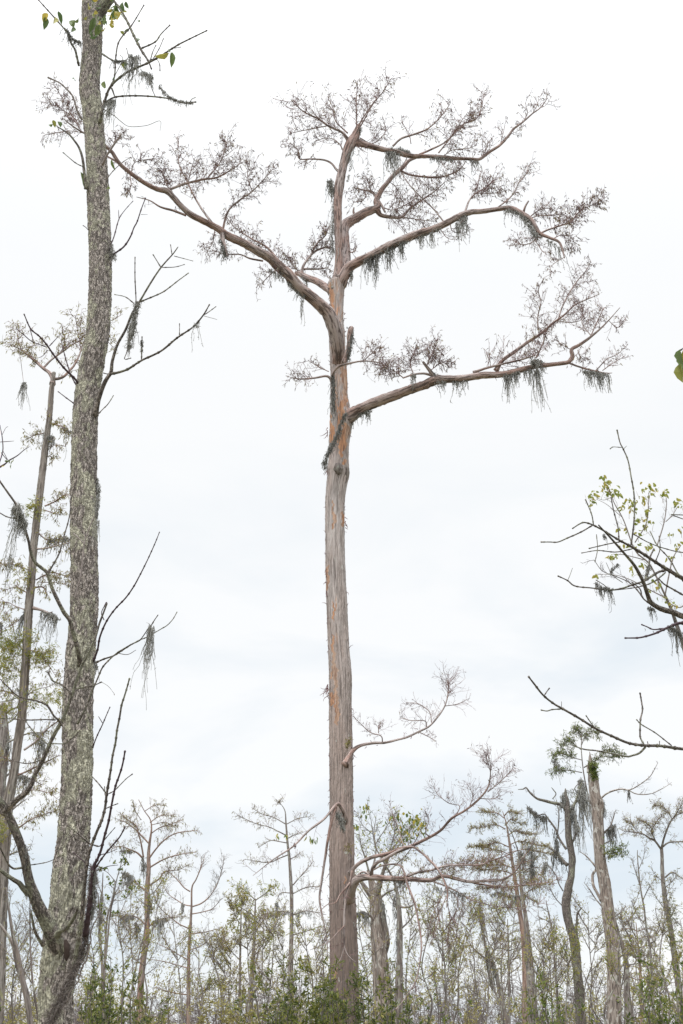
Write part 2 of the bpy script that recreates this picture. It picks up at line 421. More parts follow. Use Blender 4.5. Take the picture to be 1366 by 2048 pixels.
class Tree:
    def __init__(s, name, label, cat, Y, base_px, group=None, wood='main', limbwood=None, twig='twig', leafm='dry', shape='kite'):
        s.Y = Y; s.ref = None; s.wood = wood; s.lw = limbwood or wood; s.tw = twig; s.lf = leafm; s.shape = shape
        b = at(base_px, 2083, Y); s.base = np.array([b[0], Y, 0.0])
        s.root = bpy.data.objects.new(name, None); COL.objects.link(s.root); s.root.location = s.base
        tag(s.root, label, cat, group); s.refs = []; s.S = None; s.g = None
    def depth_at(s, x, y):
        if not s.refs: return s.Y
        A = np.vstack(s.refs)
        i = np.argmin((A[:, 0] - x) ** 2 + (A[:, 1] - y) ** 2); return A[i, 2]
    def path(s, tr, dy=None, stp=None, start=None, wob=.0):
        P = parse(tr) if isinstance(tr, str) else np.array(tr, float)
        if P.shape[1] == 2:
            P = np.hstack([P, np.linspace(1.3, .7, len(P))[:, None]])
        C = catmull(P, stp or max(3.0, P[:, 2].mean() * .8))
        if wob:
            C[1:-1, :2] += RN.normal(size=(len(C) - 2, 2)) * wob
        y0 = s.depth_at(C[0, 0], C[0, 1]) if start is None else start
        ln = np.concatenate([[0], np.cumsum(np.hypot(*np.diff(C[:, :2], axis=0).T))])
        if dy is None: dy = R.uniform(-.45, .45) * ln[-1] * y0 / F
        t = ln / max(ln[-1], 1e-6)
        Y = y0 + dy * t ** .8
        Q = np.array([at(a, b, y) for (a, b), y in zip(C[:, :2], Y)])
        r = np.maximum(C[:, 2], .25) * np.array([pxm(q) for q in Q])
        s.refs.append(np.column_stack([C[:, 0], C[:, 1], Y]))
        return Q, r
    def trunk(s, tr, sides=24, rough=.1, wavelen=.06, attr=None, dy=0.0, flare=1.35, stp=None, name='trunk', root=True, mat=None):
        P = parse(tr) if isinstance(tr, str) else tr
        Q, r = s.path(P, dy=dy, stp=stp)
        if root:    # carry it down to the ground, where it flares
            e = Q[-1]; dr = (Q[-1] - Q[-6 if len(Q) > 6 else 0]); dr = dr / abs(dr[2] + 1e-9)
            k = max(5, int(abs(e[2] + .2) / .08)); t = np.linspace(0, 1, k + 1)[1:]
            ext = e + (dr * np.array([.6, .6, 1]))[None] * ((e[2] + .2) * t)[:, None] * (1 if dr[2] < 0 else -1)
            re = r[-1] * (1 + (flare - 1) * t ** 2)
            Q = np.vstack([Q, ext]); r = np.concatenate([r, re])
        g = Geo(); g.tube(Q, r, sides, rough, attr, wavelen)
        o = g.build(name, M[mat or s.wood], s.root, s.base)
        return o, Q, r
    def limb(s, name='limb', wood=None):
        s.close(); s.g = Geo(); s.S = Spray(); s.S.org = s.base; s.lname = name; s.lwood = wood or s.lw; return s
    def close(s, **kw):
        if s.g is None: return
        o = s.g.build(s.lname, M[s.lwood], s.root, s.base)
        s.S.flush(o, M[s.tw], M[s.lf], shape=s.shape); s.g = None
    def br(s, tr, dy=None, sides=None, rough=.12, knob=0, n=0, L=30, start=None, **kw):
        Q, r = s.path(tr, dy, start=start, stp=(3.0 if knob else None))
        mean = r.mean() / pxm(Q[len(Q) // 2])
        sd = sides or (14 if mean > 5 else 9 if mean > 2.4 else 6 if mean > 1.2 else 4)
        if knob:
            k = len(r); f = np.ones(k); j = 2
            while j < k - 1:
                f[j] *= 1.45; j += R.randint(4, 9)
            f[-1] = 1.7
            if k > 3: f[-2] = 1.3
            r = r * f
        if mean > 2.2 and not knob:      # swollen collar where it leaves its parent
            dist = np.concatenate([[0], np.cumsum(np.linalg.norm(np.diff(Q, axis=0), axis=1))]); r = r * (1 + .45 * np.exp(-dist / (2.2 * r[0] + 1e-6)))
        s.g.tube(Q, r, sd, rough, 0.0 if kw.pop('attr', None) is None else .30, .05 * max(1, s.Y / 16))
        if n: grow(s.S, Q, n, L, **kw)
        return Q, r

def moss(T, anchor, ln, n, label, wid=4, longs=(), dark=False, group=None, up=0, name='moss_clump', stuff=False, build=True, g=None, fuzz=4, th=.52):
    ln = ln * 1.55; n = int(n * 1.1) + 1
    """threads of Spanish moss hanging from a traced stretch of branch"""
    A = parse(anchor); C = catmull(A, 3) if len(A) > 1 else A
    P = []; rr = []; P4 = []; r4 = []
    def thread(x, y, Ln, sp):
        Yd = T.depth_at(x, y) if not isinstance(T, (int, float)) else T
        p = at(x + R.gauss(0, wid * .35), y + R.gauss(0, wid * .25), Yd + R.uniform(-1, 1) * wid * Yd / F * .7)
        u = pxm(p); K = 9; pts = [p]; d = np.array([RN.normal() * .5, RN.normal() * .5, -.6])
        for i in range(K - 1):
            d = d * .55 + np.array([RN.normal() * sp, RN.normal() * sp, -1.0 + RN.normal() * .15]); 
            st = Ln * u / (K - 1) / (np.linalg.norm(d) + .1)
            pts.append(pts[-1] + d * st)
        pts = np.array(pts); P.append(pts); rr.append(np.linspace(th * 1.3, th * .7, K) * u)
        for j in range(fuzz):
            a = R.randrange(0, K - 1); q = pts[a] + (pts[a + 1] - pts[a]) * R.random()
            dd = RN.normal(size=3) + np.array([0, 0, -.5]); dd /= np.linalg.norm(dd)
            W, _ = wander(q, dd, u * R.uniform(2.0, 2.6 + wid * .7), 4, .9, -.25)
            P4.append(W); r4.append(np.linspace(th, th * .5, 4) * u)
    for i in range(n):
        q = C[R.randrange(len(C))]
        cl = .5 + .5 * math.sin(q[0] * .45 + q[1] * .2 + n)            # tassels rather than an even fringe
        thread(q[0], q[1], max(4, ln * (R.random() ** 2.2) * (.2 + 1.1 * cl)), .40)
    for (x, y, l, k) in longs:
        for i in range(k): thread(x, y, l * R.uniform(.35, 1.0), .22)
    gg = g or Geo()
    gg.twigs(np.array(P), np.array(rr)); 
    if P4: gg.twigs(np.array(P4), np.array(r4))
    if not build: return gg
    x, y = C[len(C) // 2][:2]
    o = gg.build(name, M['mossd' if dark else 'moss'], None, at(x, y, T.depth_at(x, y) if not isinstance(T, (int, float)) else T))
    tag(o, label, 'moss', group, 'stuff' if stuff else None)
    return o

# ------------------------------------------------------------------ ground
g = Geo()
nx, ny = 90, 130
xs = np.sign(np.linspace(-1, 1, nx)) * np.abs(np.linspace(-1, 1, nx)) ** 2 * 900
ys = -60 + (np.linspace(0, 1, ny) ** 2.2) * 1500
X, Yg = np.meshgrid(xs, ys)
Z = (vnoise(X * .35 + 200, Yg * .35 + 200) - .5) * .18 - .04
V = np.stack([X, Yg, Z], -1).reshape(-1, 3)
i, j = np.meshgrid(np.arange(ny - 1), np.arange(nx - 1), indexing='ij')
q = (i * nx + j).ravel()
g.add(V, np.stack([q, q + 1, q + nx + 1, q + nx], -1), [])
m, n_, b = mat_base('swamp_floor', .9)
f = uvnoise(n_, .5, .5, 6, .65, 0, 'Object'); f2 = uvnoise(n_, 6, 6, 5, .7, 0, 'Object')
c = mixc(n_, step(n_, f, .42, .58), (.11, .085, .055), (.09, .11, .04)); c = mixc(n_, step(n_, f2, .45, .6), c, (.20, .16, .11))
n_.links.new(c, b.inputs['Base Color']); bump(n_, b, f2, .8, .05)
tag(g.build('ground', m), kind='structure')

# ------------------------------------------------------------------ the tall cypress in the middle
PEEL = [(668.5,1036,3.5,13),(667,1052,2.5,7),(686,1038,3.5,16),(665,1012,1.6,12),(655,1156,3.0,26),(665.5,1292,2.2,24),(668,1325,2.6,22),
        (671,1358,3.2,24),(664,1398,4.2,14),(673,1392,3.0,12),(674,1425,4.2,26),(667,1222,1.4,20),(684,880,9,22),(692,862,7,16),(683,905,3,10),
        (688,924,3.5,6),(664,870,4,24),(663,596,5,26),(660,575,4,10),(690,760,5,22),(684,815,5,16),(665,700,2,10),(693,690,2,16),(684,735,3,20),(660,845,2,20),
        (690,790,4,20),(684,690,2,12),(664,1345,2,14),(690,1760,1.5,9),(672,1950,2,14)]
def peel_attr(V):
    px, py = project(V); A = np.zeros(len(V))
    px2 = px + 1.6 * np.sin(py * .21) + 1.1 * np.sin(py * .57 + 1)
    for x, y, a, b_, m_ in [(*q, 1.0) for q in PEEL] + [(684, 640, 18, 110, .42), (684, 800, 20, 120, .47), (672, 600, 14, 60, .46), (672, 1300, 6, 130, .42)]:
        dd = ((px2 - x) / a) ** 2 + (np.abs(py - y) / b_) ** 3
        A = np.maximum(A, m_ * np.clip(1.35 - dd * .8, 0, 1))
    A = np.where(V[:, 1] > T.Y + .04, 0, A)
    return A

T = Tree('cypress_tree', 'tall half-bare cypress with peeling orange bark in the middle', 'tree', 16.0, 690, wood='main', limbwood='limb')
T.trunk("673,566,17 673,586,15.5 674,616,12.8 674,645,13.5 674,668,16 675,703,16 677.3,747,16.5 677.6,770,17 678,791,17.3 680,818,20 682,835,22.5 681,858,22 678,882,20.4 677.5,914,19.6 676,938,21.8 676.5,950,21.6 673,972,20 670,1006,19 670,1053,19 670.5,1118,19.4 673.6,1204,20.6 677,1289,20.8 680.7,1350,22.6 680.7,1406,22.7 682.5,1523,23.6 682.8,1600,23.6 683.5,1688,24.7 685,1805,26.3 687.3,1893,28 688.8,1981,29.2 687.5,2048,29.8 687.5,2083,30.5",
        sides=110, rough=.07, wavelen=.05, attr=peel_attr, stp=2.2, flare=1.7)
# broken leader
T.limb('leader')
T.br("674,572,9 676,548,8 678,520,7.2 677.5,498,7 676.5,469,7.2 676,440,7.6 675.3,422,8 676,393,8.2 680,363,9 686,334,7.8 693,305,9 701,288,11 709,275,9 716,256,5.5 718,249,3", dy=-.3, sides=26, rough=.22)
T.br("717,262,4 713,246,1.5 713,197,1.0 716,159,.5", n=20, L=36, leaf=(2.6,7.5,2.2,.8), up=.2)
T.br("716,262,3 720,246,1.6 745,208,1.3 765,185,1.1 783,156,.6", n=28, L=40, leaf=(2.6,7.5,2.2,.8))
T.br("718,258,2 738,222,1.2 752,198,.8 762,172,.5", n=16, L=34, leaf=(2.6,7.5,2.2,.8))
T.br("696,280,4 691,273,3.6 683,264,2.6 657,252,2.2 637,238,1.8 607,223,1.3 584,202,.6", n=40, L=44, leaf=(3,7.5,2.2,.8), up=.2)
T.br("653,252,1.3 622,258,1.1 602,262,.9 576,268,.5", n=14, L=32, leaf=(2.4,7.5,2,.8))
T.br("695,266,2 672,243,1.2 666,217,.8 658,200,.5", n=16, L=34, leaf=(2.6,7.5,2.2,.8))
T.br("688,306,1.6 678,287,1.3 657,276,1 630,282,.7", n=14, L=36, leaf=(2.6,7.5,2.2,.8))
T.br("682,345,4 674,340,2.8 663,327,2.2 648,320,1.8 622,318,1.5 599,318,1.1 596,305,.8", n=9, L=26, t0=.5, leaf=(3,7.5,2.2,.8))
T.br("599,318,1.2 596,300,.9 580,285,.5", n=12, L=30, leaf=(3,8,2.2,.9))
T.br("720,276,1.6 745,287,1.2 768,268,.8 772,250,.5", n=18, L=34, leaf=(2.4,7,2,.8))
T.br("706,286,1.2 724,300,.9 736,306,.5", n=4, L=24)
# upper right arm
T.limb()
T.br("704,282,8 716,286,6.3 739,292,5.6 762,298,5.3 789,303,5.2 818,311,4.7 862,313,4.1 885,314,4 915,317,3.4 940,317.5,3 959,318,3 980,303,2.9 1000,290,2.7 1018,270,2.5 1027,258,2.2 1047,243,1.8 1065,227,1.4 1080,216,1.1 1093,198,.8 1093,178,.5", dy=.8, sides=14, rough=.2)
for q in ("1047,243,.9 1055,225,.7 1050,205,.4", "1065,227,.9 1075,208,.6 1078,192,.4", "1000,290,.8 1006,268,.6 1010,250,.4", "1018,270,.7 1035,262,.5 1045,252,.4", "1080,216,.7 1092,210,.5 1105,190,.3"):
    T.br(q, n=6, L=22, leaf=(2,7,2,.8))
T.br("959,318,1 972,300,.8 976,282,.5", n=12, L=30, leaf=(2.4,7,2,.8))
T.br("786,292,2.6 803,277,2.2 833,267,1.9 856,257,1.6 880,235,1.3 900,208,.7", n=20, L=34, t0=.35, leaf=(3,7.5,2.2,.8))
T.br("839,309,2.2 862,299,2 891,284,1.6 912,262,1.3 927,248,1.2 951,239,1.2 962,218,.9 968,189,.5", n=34, L=36, t0=.35, leaf=(3.2,7.5,2.3,.8), up=.2)
T.br("877,306,1.8 888,292,1.5 901,276,1.2 914,255,.9 935,225,.5", n=26, L=34, leaf=(3.4,7.5,2.3,.8))
T.br("822,288,.9 818,268,.7 805,245,.6 803,230,.4", n=6, L=20, leaf=(1.5,6,2,.8))
T.br("885,314,1.3 905,300,1.1 935,297,.9 955,290,.5", n=18, L=28, leaf=(3,7.5,2.2,.8))
T.br("815,313,1 806,330,.8 795,345,.5", n=4, L=20)
T.br("880,316,.9 890,335,.8 910,340,.5", n=8, L=22)
# second arm behind the leader, right
T.limb()
T.br("676,566,12 684,545,13 690,520,11.5 691,498,9.5 688,470,9.5 689,452,10.5 704,440,9.6 730,425,8.8 754,415,7.2 752,404,5.8 757,392,5.2 764,379,4.8 777,363,4.3 789,349,4.3 806,334,4.2 818,321,3.2 830,316,2.6 845,312,1.5", dy=1.2, sides=20, rough=.2)
T.br("803,342,2.4 815,348,2.1 833,352,1.9 871,355,1.8 897,350,1.5 918,340,1.3 930,326,.7", n=40, L=30, leaf=(3,7.5,2.2,.9), up=-.05)
T.br("754,420,5 760,429,4.4 768,432,4 783,434,3.8 803,434,3 821,416,1.8 845,399,1.5 871,381,1.2 891,363,.6", n=40, L=38, leaf=(3,7.5,2.2,.9))
T.br("803,434,1.6 830,438,1.2 850,441,1 874,443,.5", n=18, L=28, leaf=(2.6,7.5,2.2,.9))
T.br("757,404,3 764,412,2.6 770,424,2", dy=-.1)
T.br("764,414,1.6 785,420,1.1 810,410,.8 835,395,.5", n=26, L=34, leaf=(2.6,7.5,2.2,.9))
T.br("752,400,3.4 751,392,2.8 742,383,2.6 727,380,1.6 707,375,.7", n=16, L=26, leaf=(3,7,2.2,.8))
T.br("727,381,1.4 732,392,1.2 722,402,1 706,404,.6", n=12, L=26, leaf=(3,7,2.2,.8))
T.br("742,382,1.1 738,366,.8 730,352,.5", n=10, L=22, leaf=(3,7,2.2,.8))
T.br("777,363,1 790,372,.8 800,392,.6 806,405,.4", n=18, L=34, leaf=(2.6,7.5,2.2,.9))
T.br("712,434,3 707,424,2.2 708,415,1.2", dy=-.1)
# long right arm
T.limb()
T.br("680,570,9 688,552,10 698,536,9.5 716,525,8.8 745,510,8.6 774,494,8.4 803,481,8 833,469,7.6 862,460,7.2 891,447,6.4 918,433,6.8 939,425,5.6 971,422,4.9 997,418,4.6 1021,416,4.8 1041,425,4.8 1062,439,4.2 1071,453,4.2 1080,467,3.6 1100,476,2.9 1118,484,2.5 1125,500,2 1129,516,1.1", dy=-1.3, sides=18, rough=.2)
T.br("887,443,1.7 868,419,1.5 847,399,1.4 821,372,1.1 803,346,.6", n=10, L=22, leaf=(2,7,2,.9))
T.br("930,424,2.2 939,400,1.8 954,385,1.5 974,374,1.1 989,359,.6", n=36, L=34, t0=.3, leaf=(3,7.5,2.2,.9), up=.2)
T.br("954,386,1.2 975,387,1 1000,385,.8 1012,380,.5", n=16, L=26, leaf=(3,8,2.4,.9))
T.br("997,414,1.8 1018,397,1.6 1030,382,1.3 1038,365,1.1 1053,347,.9 1056,330,.5", n=26, L=28, leaf=(2.6,7,2.2,.9))
T.br("1047,424,2.6 1051,412,2.1 1057,402,1.6", dy=-.05)
T.br("1060,434,1.5 1072,424,1.2 1085,418,1 1100,415,.5", n=14, L=24)
T.br("1062,436,1.4 1079,431,1.2 1100,431,1 1130,428,.8", n=20, L=28, leaf=(3,8,2.6,.9))
T.br("1082,466,2.2 1095,460,1.8 1115,453,1.6 1141,444,1.4 1156,426,1.1 1185,409,.8 1208,397,.4", n=54, L=32, t0=.15, leaf=(3.6,8,2.8,.9), up=.18)
T.br("1078,466,1.5 1065,484,1.3 1044,489,1.1 1024,479,.6", n=22, L=26, leaf=(2.6,7,2,.9))
T.br("1071,482,1 1088,505,.9 1104,502,.5", n=5, L=16)
T.br("1105,478,1.2 1124,470,.9 1145,478,.8 1152,500,.5", n=20, L=26, leaf=(3,8,2.6,1))
T.br("900,446,1 905,462,.9 925,466,.7 940,460,.5", n=7, L=18)
T.br("880,458,1 895,476,.8 915,480,.5", n=7, L=20, leaf=(1,6,2,.9))
T.br("1129,514,.8 1105,530,.6 1098,545,.4", n=10, L=20, leaf=(2,7,2,1))
# great left arm
T.limb()
T.br("676,735,8 677,712,11 675,685,13.5 668,655,14.5 657,628,13 637,607,12 613,587,11.4 596,573,11.5 575,548,10.6 555,531,10 540,516,9.2 511,500,8.5 485,485,8.2 456,472,8 434,456,6.8 405,441,6.2 383,430,6.2 365,415,5.8 346,394,5.8 334,382,6.2 313,378,4.8 288,365,4.4 266,350,4.2 240,328,3.8 222,302,3.4 200,285,2.8 180,272,2.2 162,263,1.8 141,249,1.4 125,236,.7", dy=-3.2, sides=22, rough=.2)
T.br("237,326,2.4 224,318,2 212,311,1.4 198,300,.8", dy=.2, n=8, L=20, leaf=(2.5,7,2.2,.8))
T.br("339,379,3 352,374,2.7 368,368,2.4 405,359,2.1 434,355,1.7 463,339,1.3 485,324,.6", n=44, L=34, leaf=(3,7.5,2.2,.8), up=.2)
T.br("416,354,1.5 438,328,1.2 452,295,.9 455,278,.5", n=32, L=34, leaf=(3,7.5,2.2,.8))
T.br("427,450,2.8 405,420,2.2 387,390,1.7 372,357,1.3 358,328,1 355,273,.5", n=26, L=32, t0=.3, leaf=(2.5,7.5,2.2,.8))
T.br("376,366,1.1 382,340,.9 390,315,.5", n=12, L=28, leaf=(2.5,7.5,2.2,.8))
T.br("445,461,2.6 456,423,2 478,401,1.7 504,383,1.4 529,357,1 548,335,.5", n=40, L=30, t0=.25, leaf=(2.6,7.5,2.2,.8))
T.br("504,383,1 495,350,.8 500,325,.5", n=18, L=30, leaf=(2.6,7.5,2.2,.8))
T.br("372,431,2.6 346,421,2.4 321,414,2 299,401,1.2 273,394,.6", n=3, L=20)
T.br("562,530,2.4 537,497,2 504,478,1.6 471,456,1.1 450,430,.6", n=54, L=26, t0=.0, leaf=(3,7.5,2.2,.8), up=.12)
T.br("526,522,2 500,517,1.8 480,509,1.4 450,508,1 425,500,.6", n=14, L=24, t0=.3, leaf=(2.4,7.5,2.2,.9))
T.br("338,378,1.2 330,362,1 322,340,.6", n=30, L=30, leaf=(3.2,7.5,2.3,.8))
T.br("262,346,1.2 270,325,1 300,318,.8 320,318,.5", n=24, L=24, leaf=(3.2,7.5,2.2,.8))
T.br("260,350,1 262,372,.9 255,392,.5", n=14, L=18, leaf=(3.6,8,2.3,1))
T.br("430,458,1 425,485,.8 410,510,.5", n=18, L=26, leaf=(3,7.5,2,1))
T.br("445,466,4 445,478,4.4 449,490,3 455,512,1.5", dy=-.1)
T.br("222,300,1.2 230,285,.9 250,270,.5", n=18, L=24, leaf=(3,7.5,2.2,.8))
T.br("162,263,1.2 150,238,1 118,215,.8 95,205,.4", n=38, L=30, leaf=(2.8,7,2,.8))
T.br("175,268,1.2 140,262,.9 100,268,.8 85,272,.4", n=18, L=24, leaf=(2.4,7,2,.8))
T.br("160,258,1 140,225,.8 118,185,.6 105,168,.4", n=28, L=28, leaf=(2.6,7,2,.8))
T.br("560,535,2 545,545,1.4 530,560,.9 512,575,.5", n=16, L=22, leaf=(2.6,7,2,1))
# short left arm just under the fork
T.limb()
T.br("668,585,9 660,578,8 651,574,7.4 634,563,7 616,556,6.6 602,549,5.6 592,546,4", dy=.8, sides=14, rough=.18, attr=1)
T.br("603,549,3.2 607,531,2.8 625,507,2.3 645,496,1.8 662,494,1.2", dy=.1, n=22, L=24, t0=.3, leaf=(3,7.5,2.2,.8))
T.br("624,505,2 634,487,1.6 651,471,1.1 655,458,.5", n=26, L=24, leaf=(3,7.5,2.2,.8))
T.br("605,538,2 637,538,1.6 657,535,.9", n=16, L=24, leaf=(2.6,7.5,2.2,.8))
T.br("600,545,1.5 585,530,1.1 575,512,.6", n=22, L=22, leaf=(3.2,7.5,2.2,.8))
T.br("648,540,1 655,552,.8 661,562,.5", dy=-.1)
T.br("690,487,1.5 699,503,1.3 708,503,1.1 714,492,.7", dy=-.3, n=8, L=22, leaf=(1,6,2,.8))
# lower right arm
T.limb()
T.br("684,846,12 692,838,12 704,829,11.5 727,815,10.3 757,802,10.3 789,791,9.8 818,780,9.4 847,771,9.4 871,760,9.6 891,758,7.6 924,757,7.2 966,750.5,7.2 1005,749,6.3 1037,741,5.8 1069,733,4.8 1098,729.5,4.3 1120,727,4.1 1137,724,4 1145,712,4 1143,699,3.6 1160,689,3 1182,673,2.5 1201,657,1.7 1217,641,1.2 1240,615,.6", dy=-1.6, sides=20, rough=.2, attr=1)
T.br("992,741,4.2 1005,721,3.8 1027,705,3.6 1053,686,3.2 1082,667,2.8 1105,647,2.4 1127,631,2 1147,612,1.5 1166,602,1.2 1198,589,.6", n=30, L=34, t0=.3, leaf=(2.4,7.5,2.2,.9), up=.2)
T.br("1117,638,1.8 1124,615,1.6 1137,589,1.4 1153,564,1.2 1172,541,.9 1182,522,.5", n=34, L=34, t0=.2, leaf=(1.8,7,2.2,.9))
T.br("1117,642,1.3 1140,645,1.1 1163,639,.7 1175,615,.5", n=10, L=24, leaf=(1.5,7,2,.9))
T.br("1076,660,1.4 1076,631,1.2 1082,605,1 1077,580,.8 1088,555,.5", n=22, L=30, leaf=(2.2,7,2.2,.9))
T.br("947,745,2.8 973,736,2.5 1005,728,2.2 1040,720,2 1068,711,1.6", n=36, L=40, t0=.2, leaf=(2.6,7.5,2.2,.9), up=.35)
T.br("1072,716,1.6 1085,689,1.3 1091,668,.9 1090,650,.5", n=26, L=28, leaf=(2.4,7.5,2.2,.9))
T.br("1182,671,1.4 1166,651,1.2 1164,635,.9 1168,610,.5", n=22, L=30, leaf=(1.8,7,2.2,.9))
T.br("1182,671,1.2 1196,640,1 1208,615,.5", n=18, L=28, leaf=(1.8,7,2.2,.9))
T.br("1217,641,.9 1235,655,.7 1252,640,.4", n=12, L=24, leaf=(1.2,7,2,.8))
T.br("1140,727,2.2 1160,734,1.9 1182,740,1.7 1211,746,1.2 1224,746,.7", n=3, L=14)
T.br("1192,741,1.2 1214,718,1 1234,709,.8 1256,689,.4", n=14, L=18, leaf=(1.6,6,2,.6))
T.br("1205,741,1 1225,727,.8 1250,712,.4", n=10, L=16, leaf=(1.6,6,2,.6))
T.br("1156,700,1.5 1160,712,1.3 1170,722,.6", n=12, L=24, leaf=(3,8,2.4,1))
T.br("1143,700,1 1125,690,.8 1112,680,.5", n=10, L=22, leaf=(2,7.5,2.2,.9))
T.br("867,752,3.8 860,742,3.4 853,733,3 846,724,2.6", dy=-.2, attr=1)
T.br("866,752,2.8 848,747,2.4 827,749,2 806,756,1.6", dy=-.3)
T.br("806,755,1.3 785,740,1 765,735,.6", n=34, L=32, leaf=(2.6,7.5,2.2,.8))
T.br("827,749,1 820,725,.8 830,700,.5", n=34, L=34, leaf=(2.6,7.5,2.3,.8))
T.br("853,733,1.2 862,712,1 872,690,.5", n=34, L=32, leaf=(2.8,7.5,2.3,.8))
T.br("862,740,1 885,725,.8 900,735,.5", n=22, L=24, leaf=(2.8,7.5,2.3,.8))
# small twiggy boughs across the trunk
T.limb()
T.br("664,756,3 667,745,2.6 677,733,2.4 698,727,2 727,722,1.6 757,725,1.1 775,735,.6", dy=-.9, start=15.55, n=26, L=36, t0=.55, leaf=(2.4,7,2.2,.8))
T.br("727,722,1 745,705,.8 758,692,.4", n=18, L=26, leaf=(2.4,7,2.2,.8))
T.limb()
T.br("664,764,4 660,756,3.2 651,752,2.4 628,756,1.9 601,758,1.4 581,755,.6", dy=-.3, start=15.6, n=22, L=28, t0=.45, leaf=(1.8,6,2,.5))
T.br("657,743,1.2 636,733,1 616,720,.5", n=9, L=24, leaf=(1.6,6,2,.4), start=15.7)
# dead stub right of the trunk
T.limb('dead_stub', 'limb')
T.br("688,727,4 692,712,4 696,698,4.2 698,680,4.4 700,664,5.5 703,655,5", dy=-.1, start=15.5, rough=.4)
# low right boughs
T.limb()
T.br("690,1530,6 696,1517,5.5 706,1501,4.6 721,1491,3.3 747,1486,2.8 768,1485.5,2.5 794,1479.5,2.3 815,1474,2.1 838,1463,2 859,1452,1.8 876,1433,1.7 888,1415,1.4 894,1398,1.2 897,1377,.9 895,1358,.4", dy=.7, start=15.8, n=10, L=26, t0=.4, leaf=(.4,5,1.8,.6), rp=.55)
T.br("894,1400,.9 897,1378,.8 893,1358,.4", n=26, L=36, leaf=(.8,5,1.8,.6), rp=.55)
T.br("890,1412,.9 915,1408,.7 940,1396,.4", n=10, L=22, leaf=(.3,5,1.8,.6), rp=.5)
T.br("765,1484,1.2 762,1472,1.1 741,1465,.9 727,1453,.8 706,1432,.4", n=14, L=20, leaf=(.9,5,1.8,.6), rp=.5)
T.br("757,1466,.9 757,1450,.5", n=10, L=24, leaf=(.9,5,1.8,.6), rp=.5)
T.br("853,1455,1.2 850,1442,1 823,1441,.8 800,1436,.4", n=12, L=24, leaf=(.7,5,1.8,.6), rp=.5)
T.br("863,1445,1 859,1424,.8 838,1408,.7 815,1405,.4", n=16, L=28, leaf=(.8,5,1.8,.6), rp=.5)
T.br("838,1464,.9 860,1475,.7 872,1482,.4", n=8, L=18, leaf=(1.4,5,1.8,.6), rp=.5)
# bent broken bough on the trunk
T.limb('broken_limb')
T.br("689,1645,5 690,1636,4.6 686,1620,4.4 677,1608,4 668,1614,3 648,1638,2.4 618,1661,2 586,1693,1.7 548,1718,1.3 506,1751,.6", dy=-1.0, start=15.6, n=10, L=34, t0=.35, leaf=(.1,5,2,.5), rp=.6)
T.br("672,1612,3 662,1646,2.8 655,1684,2.7 651,1711,2.6 643,1764,2.3 639,1799,2 645,1834,1.6 654,1881,1 655,1920,.6", dy=-.1, n=5, L=20, t0=.5, leaf=(.1,5,2,.5))
# the big low bough
T.limb()
T.br("698,1800,7.6 703,1782,8.0 711,1762,8.0 722,1755.5,7.2 737,1754.5,6.2 758,1755.5,5.5 782,1757,5.0 823,1758.5,4.5 861,1760.5,3.9 885,1752,3.5 911,1757,3.4 938,1763,3.0 977,1761,2.5 1007,1758,2.1 1032,1741,1.7 1052,1707,0.7", dy=-2.2, start=15.75, sides=16, rough=.2, n=60, L=26, t0=.3, leaf=(1,6,2,.5), rp=.6)
T.br("930,1762,1.8 960,1768,1.7 1007,1773.5,1.5 1047,1770.5,1.3 1100,1764,0.8 1120,1754,0.5", n=60, L=26, leaf=(1.2,6,2,.6), rp=.6)
T.br("861,1761,1.7 900,1776,1.4 945,1800,1.2 990,1812,0.9 1040,1816,0.6 1090,1806,0.3", n=40, L=26, leaf=(1,6,2,.6), rp=.6)
T.br("743,1751,3.4 745,1736,3.1 755,1725,3.2 770,1718,3.4 792,1705,3.4 823,1692,3.4 854,1677,2.9 881,1661,2.7 903,1637,2.4 930,1621,2.2 955,1601,1.9 974,1578,1.8 980,1557,1.3 981,1535,0.8 978,1510,0.4", dy=-1.2, n=40, L=28, t0=.2, leaf=(.5,6,2,.6), rp=.6)
T.br("981,1545,0.8 976,1525,0.7 968,1508,0.3", n=24, L=36, leaf=(.8,6,2,.6), rp=.55)
T.br("975,1584,1.1 998,1566,0.9 1012,1552,0.7 1026,1536,0.3", n=26, L=30, leaf=(.9,6,2,.6), rp=.55)
T.br("960,1597,0.9 989,1597,0.8 1002,1583,0.4", n=14, L=24, leaf=(.6,6,2,.6), rp=.5)
T.br("912,1631,1.0 919,1612,0.8 897,1606,0.8 875,1588,0.6 866,1570,0.3", n=22, L=32, leaf=(.6,6,2,.6), rp=.5)
T.br("940,1612,0.8 945,1590,0.7 935,1568,0.4", n=18, L=30, leaf=(.6,6,2,.6), rp=.5)
T.br("860,1674,1.3 851,1664,1.1 858,1640,0.8 850,1622,0.4", n=16, L=28, leaf=(.6,6,2,.6), rp=.5)
T.br("810,1700,1.3 801,1672,1.0 790,1640,0.8 777,1610,0.4", n=24, L=32, leaf=(.7,6,2,.6), rp=.5)
T.br("700,1745,4.0 718,1727,3.9 746,1714,3.6 777,1707,3.4 804,1696,3.0 826,1694,2.5 840,1703,2.2 854,1715,2.2 875,1738,2.1 890,1766,2.0 895,1787,1.5 893,1815,0.8", dy=-1.6, start=15.6, rough=.2)
for q in ("892,1775,1.2 915,1800,0.8 905,1850,0.5", "894,1790,1.1 880,1825,0.8 868,1875,0.4", "893,1800,0.9 900,1840,0.8 895,1888,0.3", "890,1780,1.0 865,1830,0.8 858,1860,0.4"):
    T.br(q, n=16, L=26, leaf=(1,7,2,1), up=-.4, rp=.6)
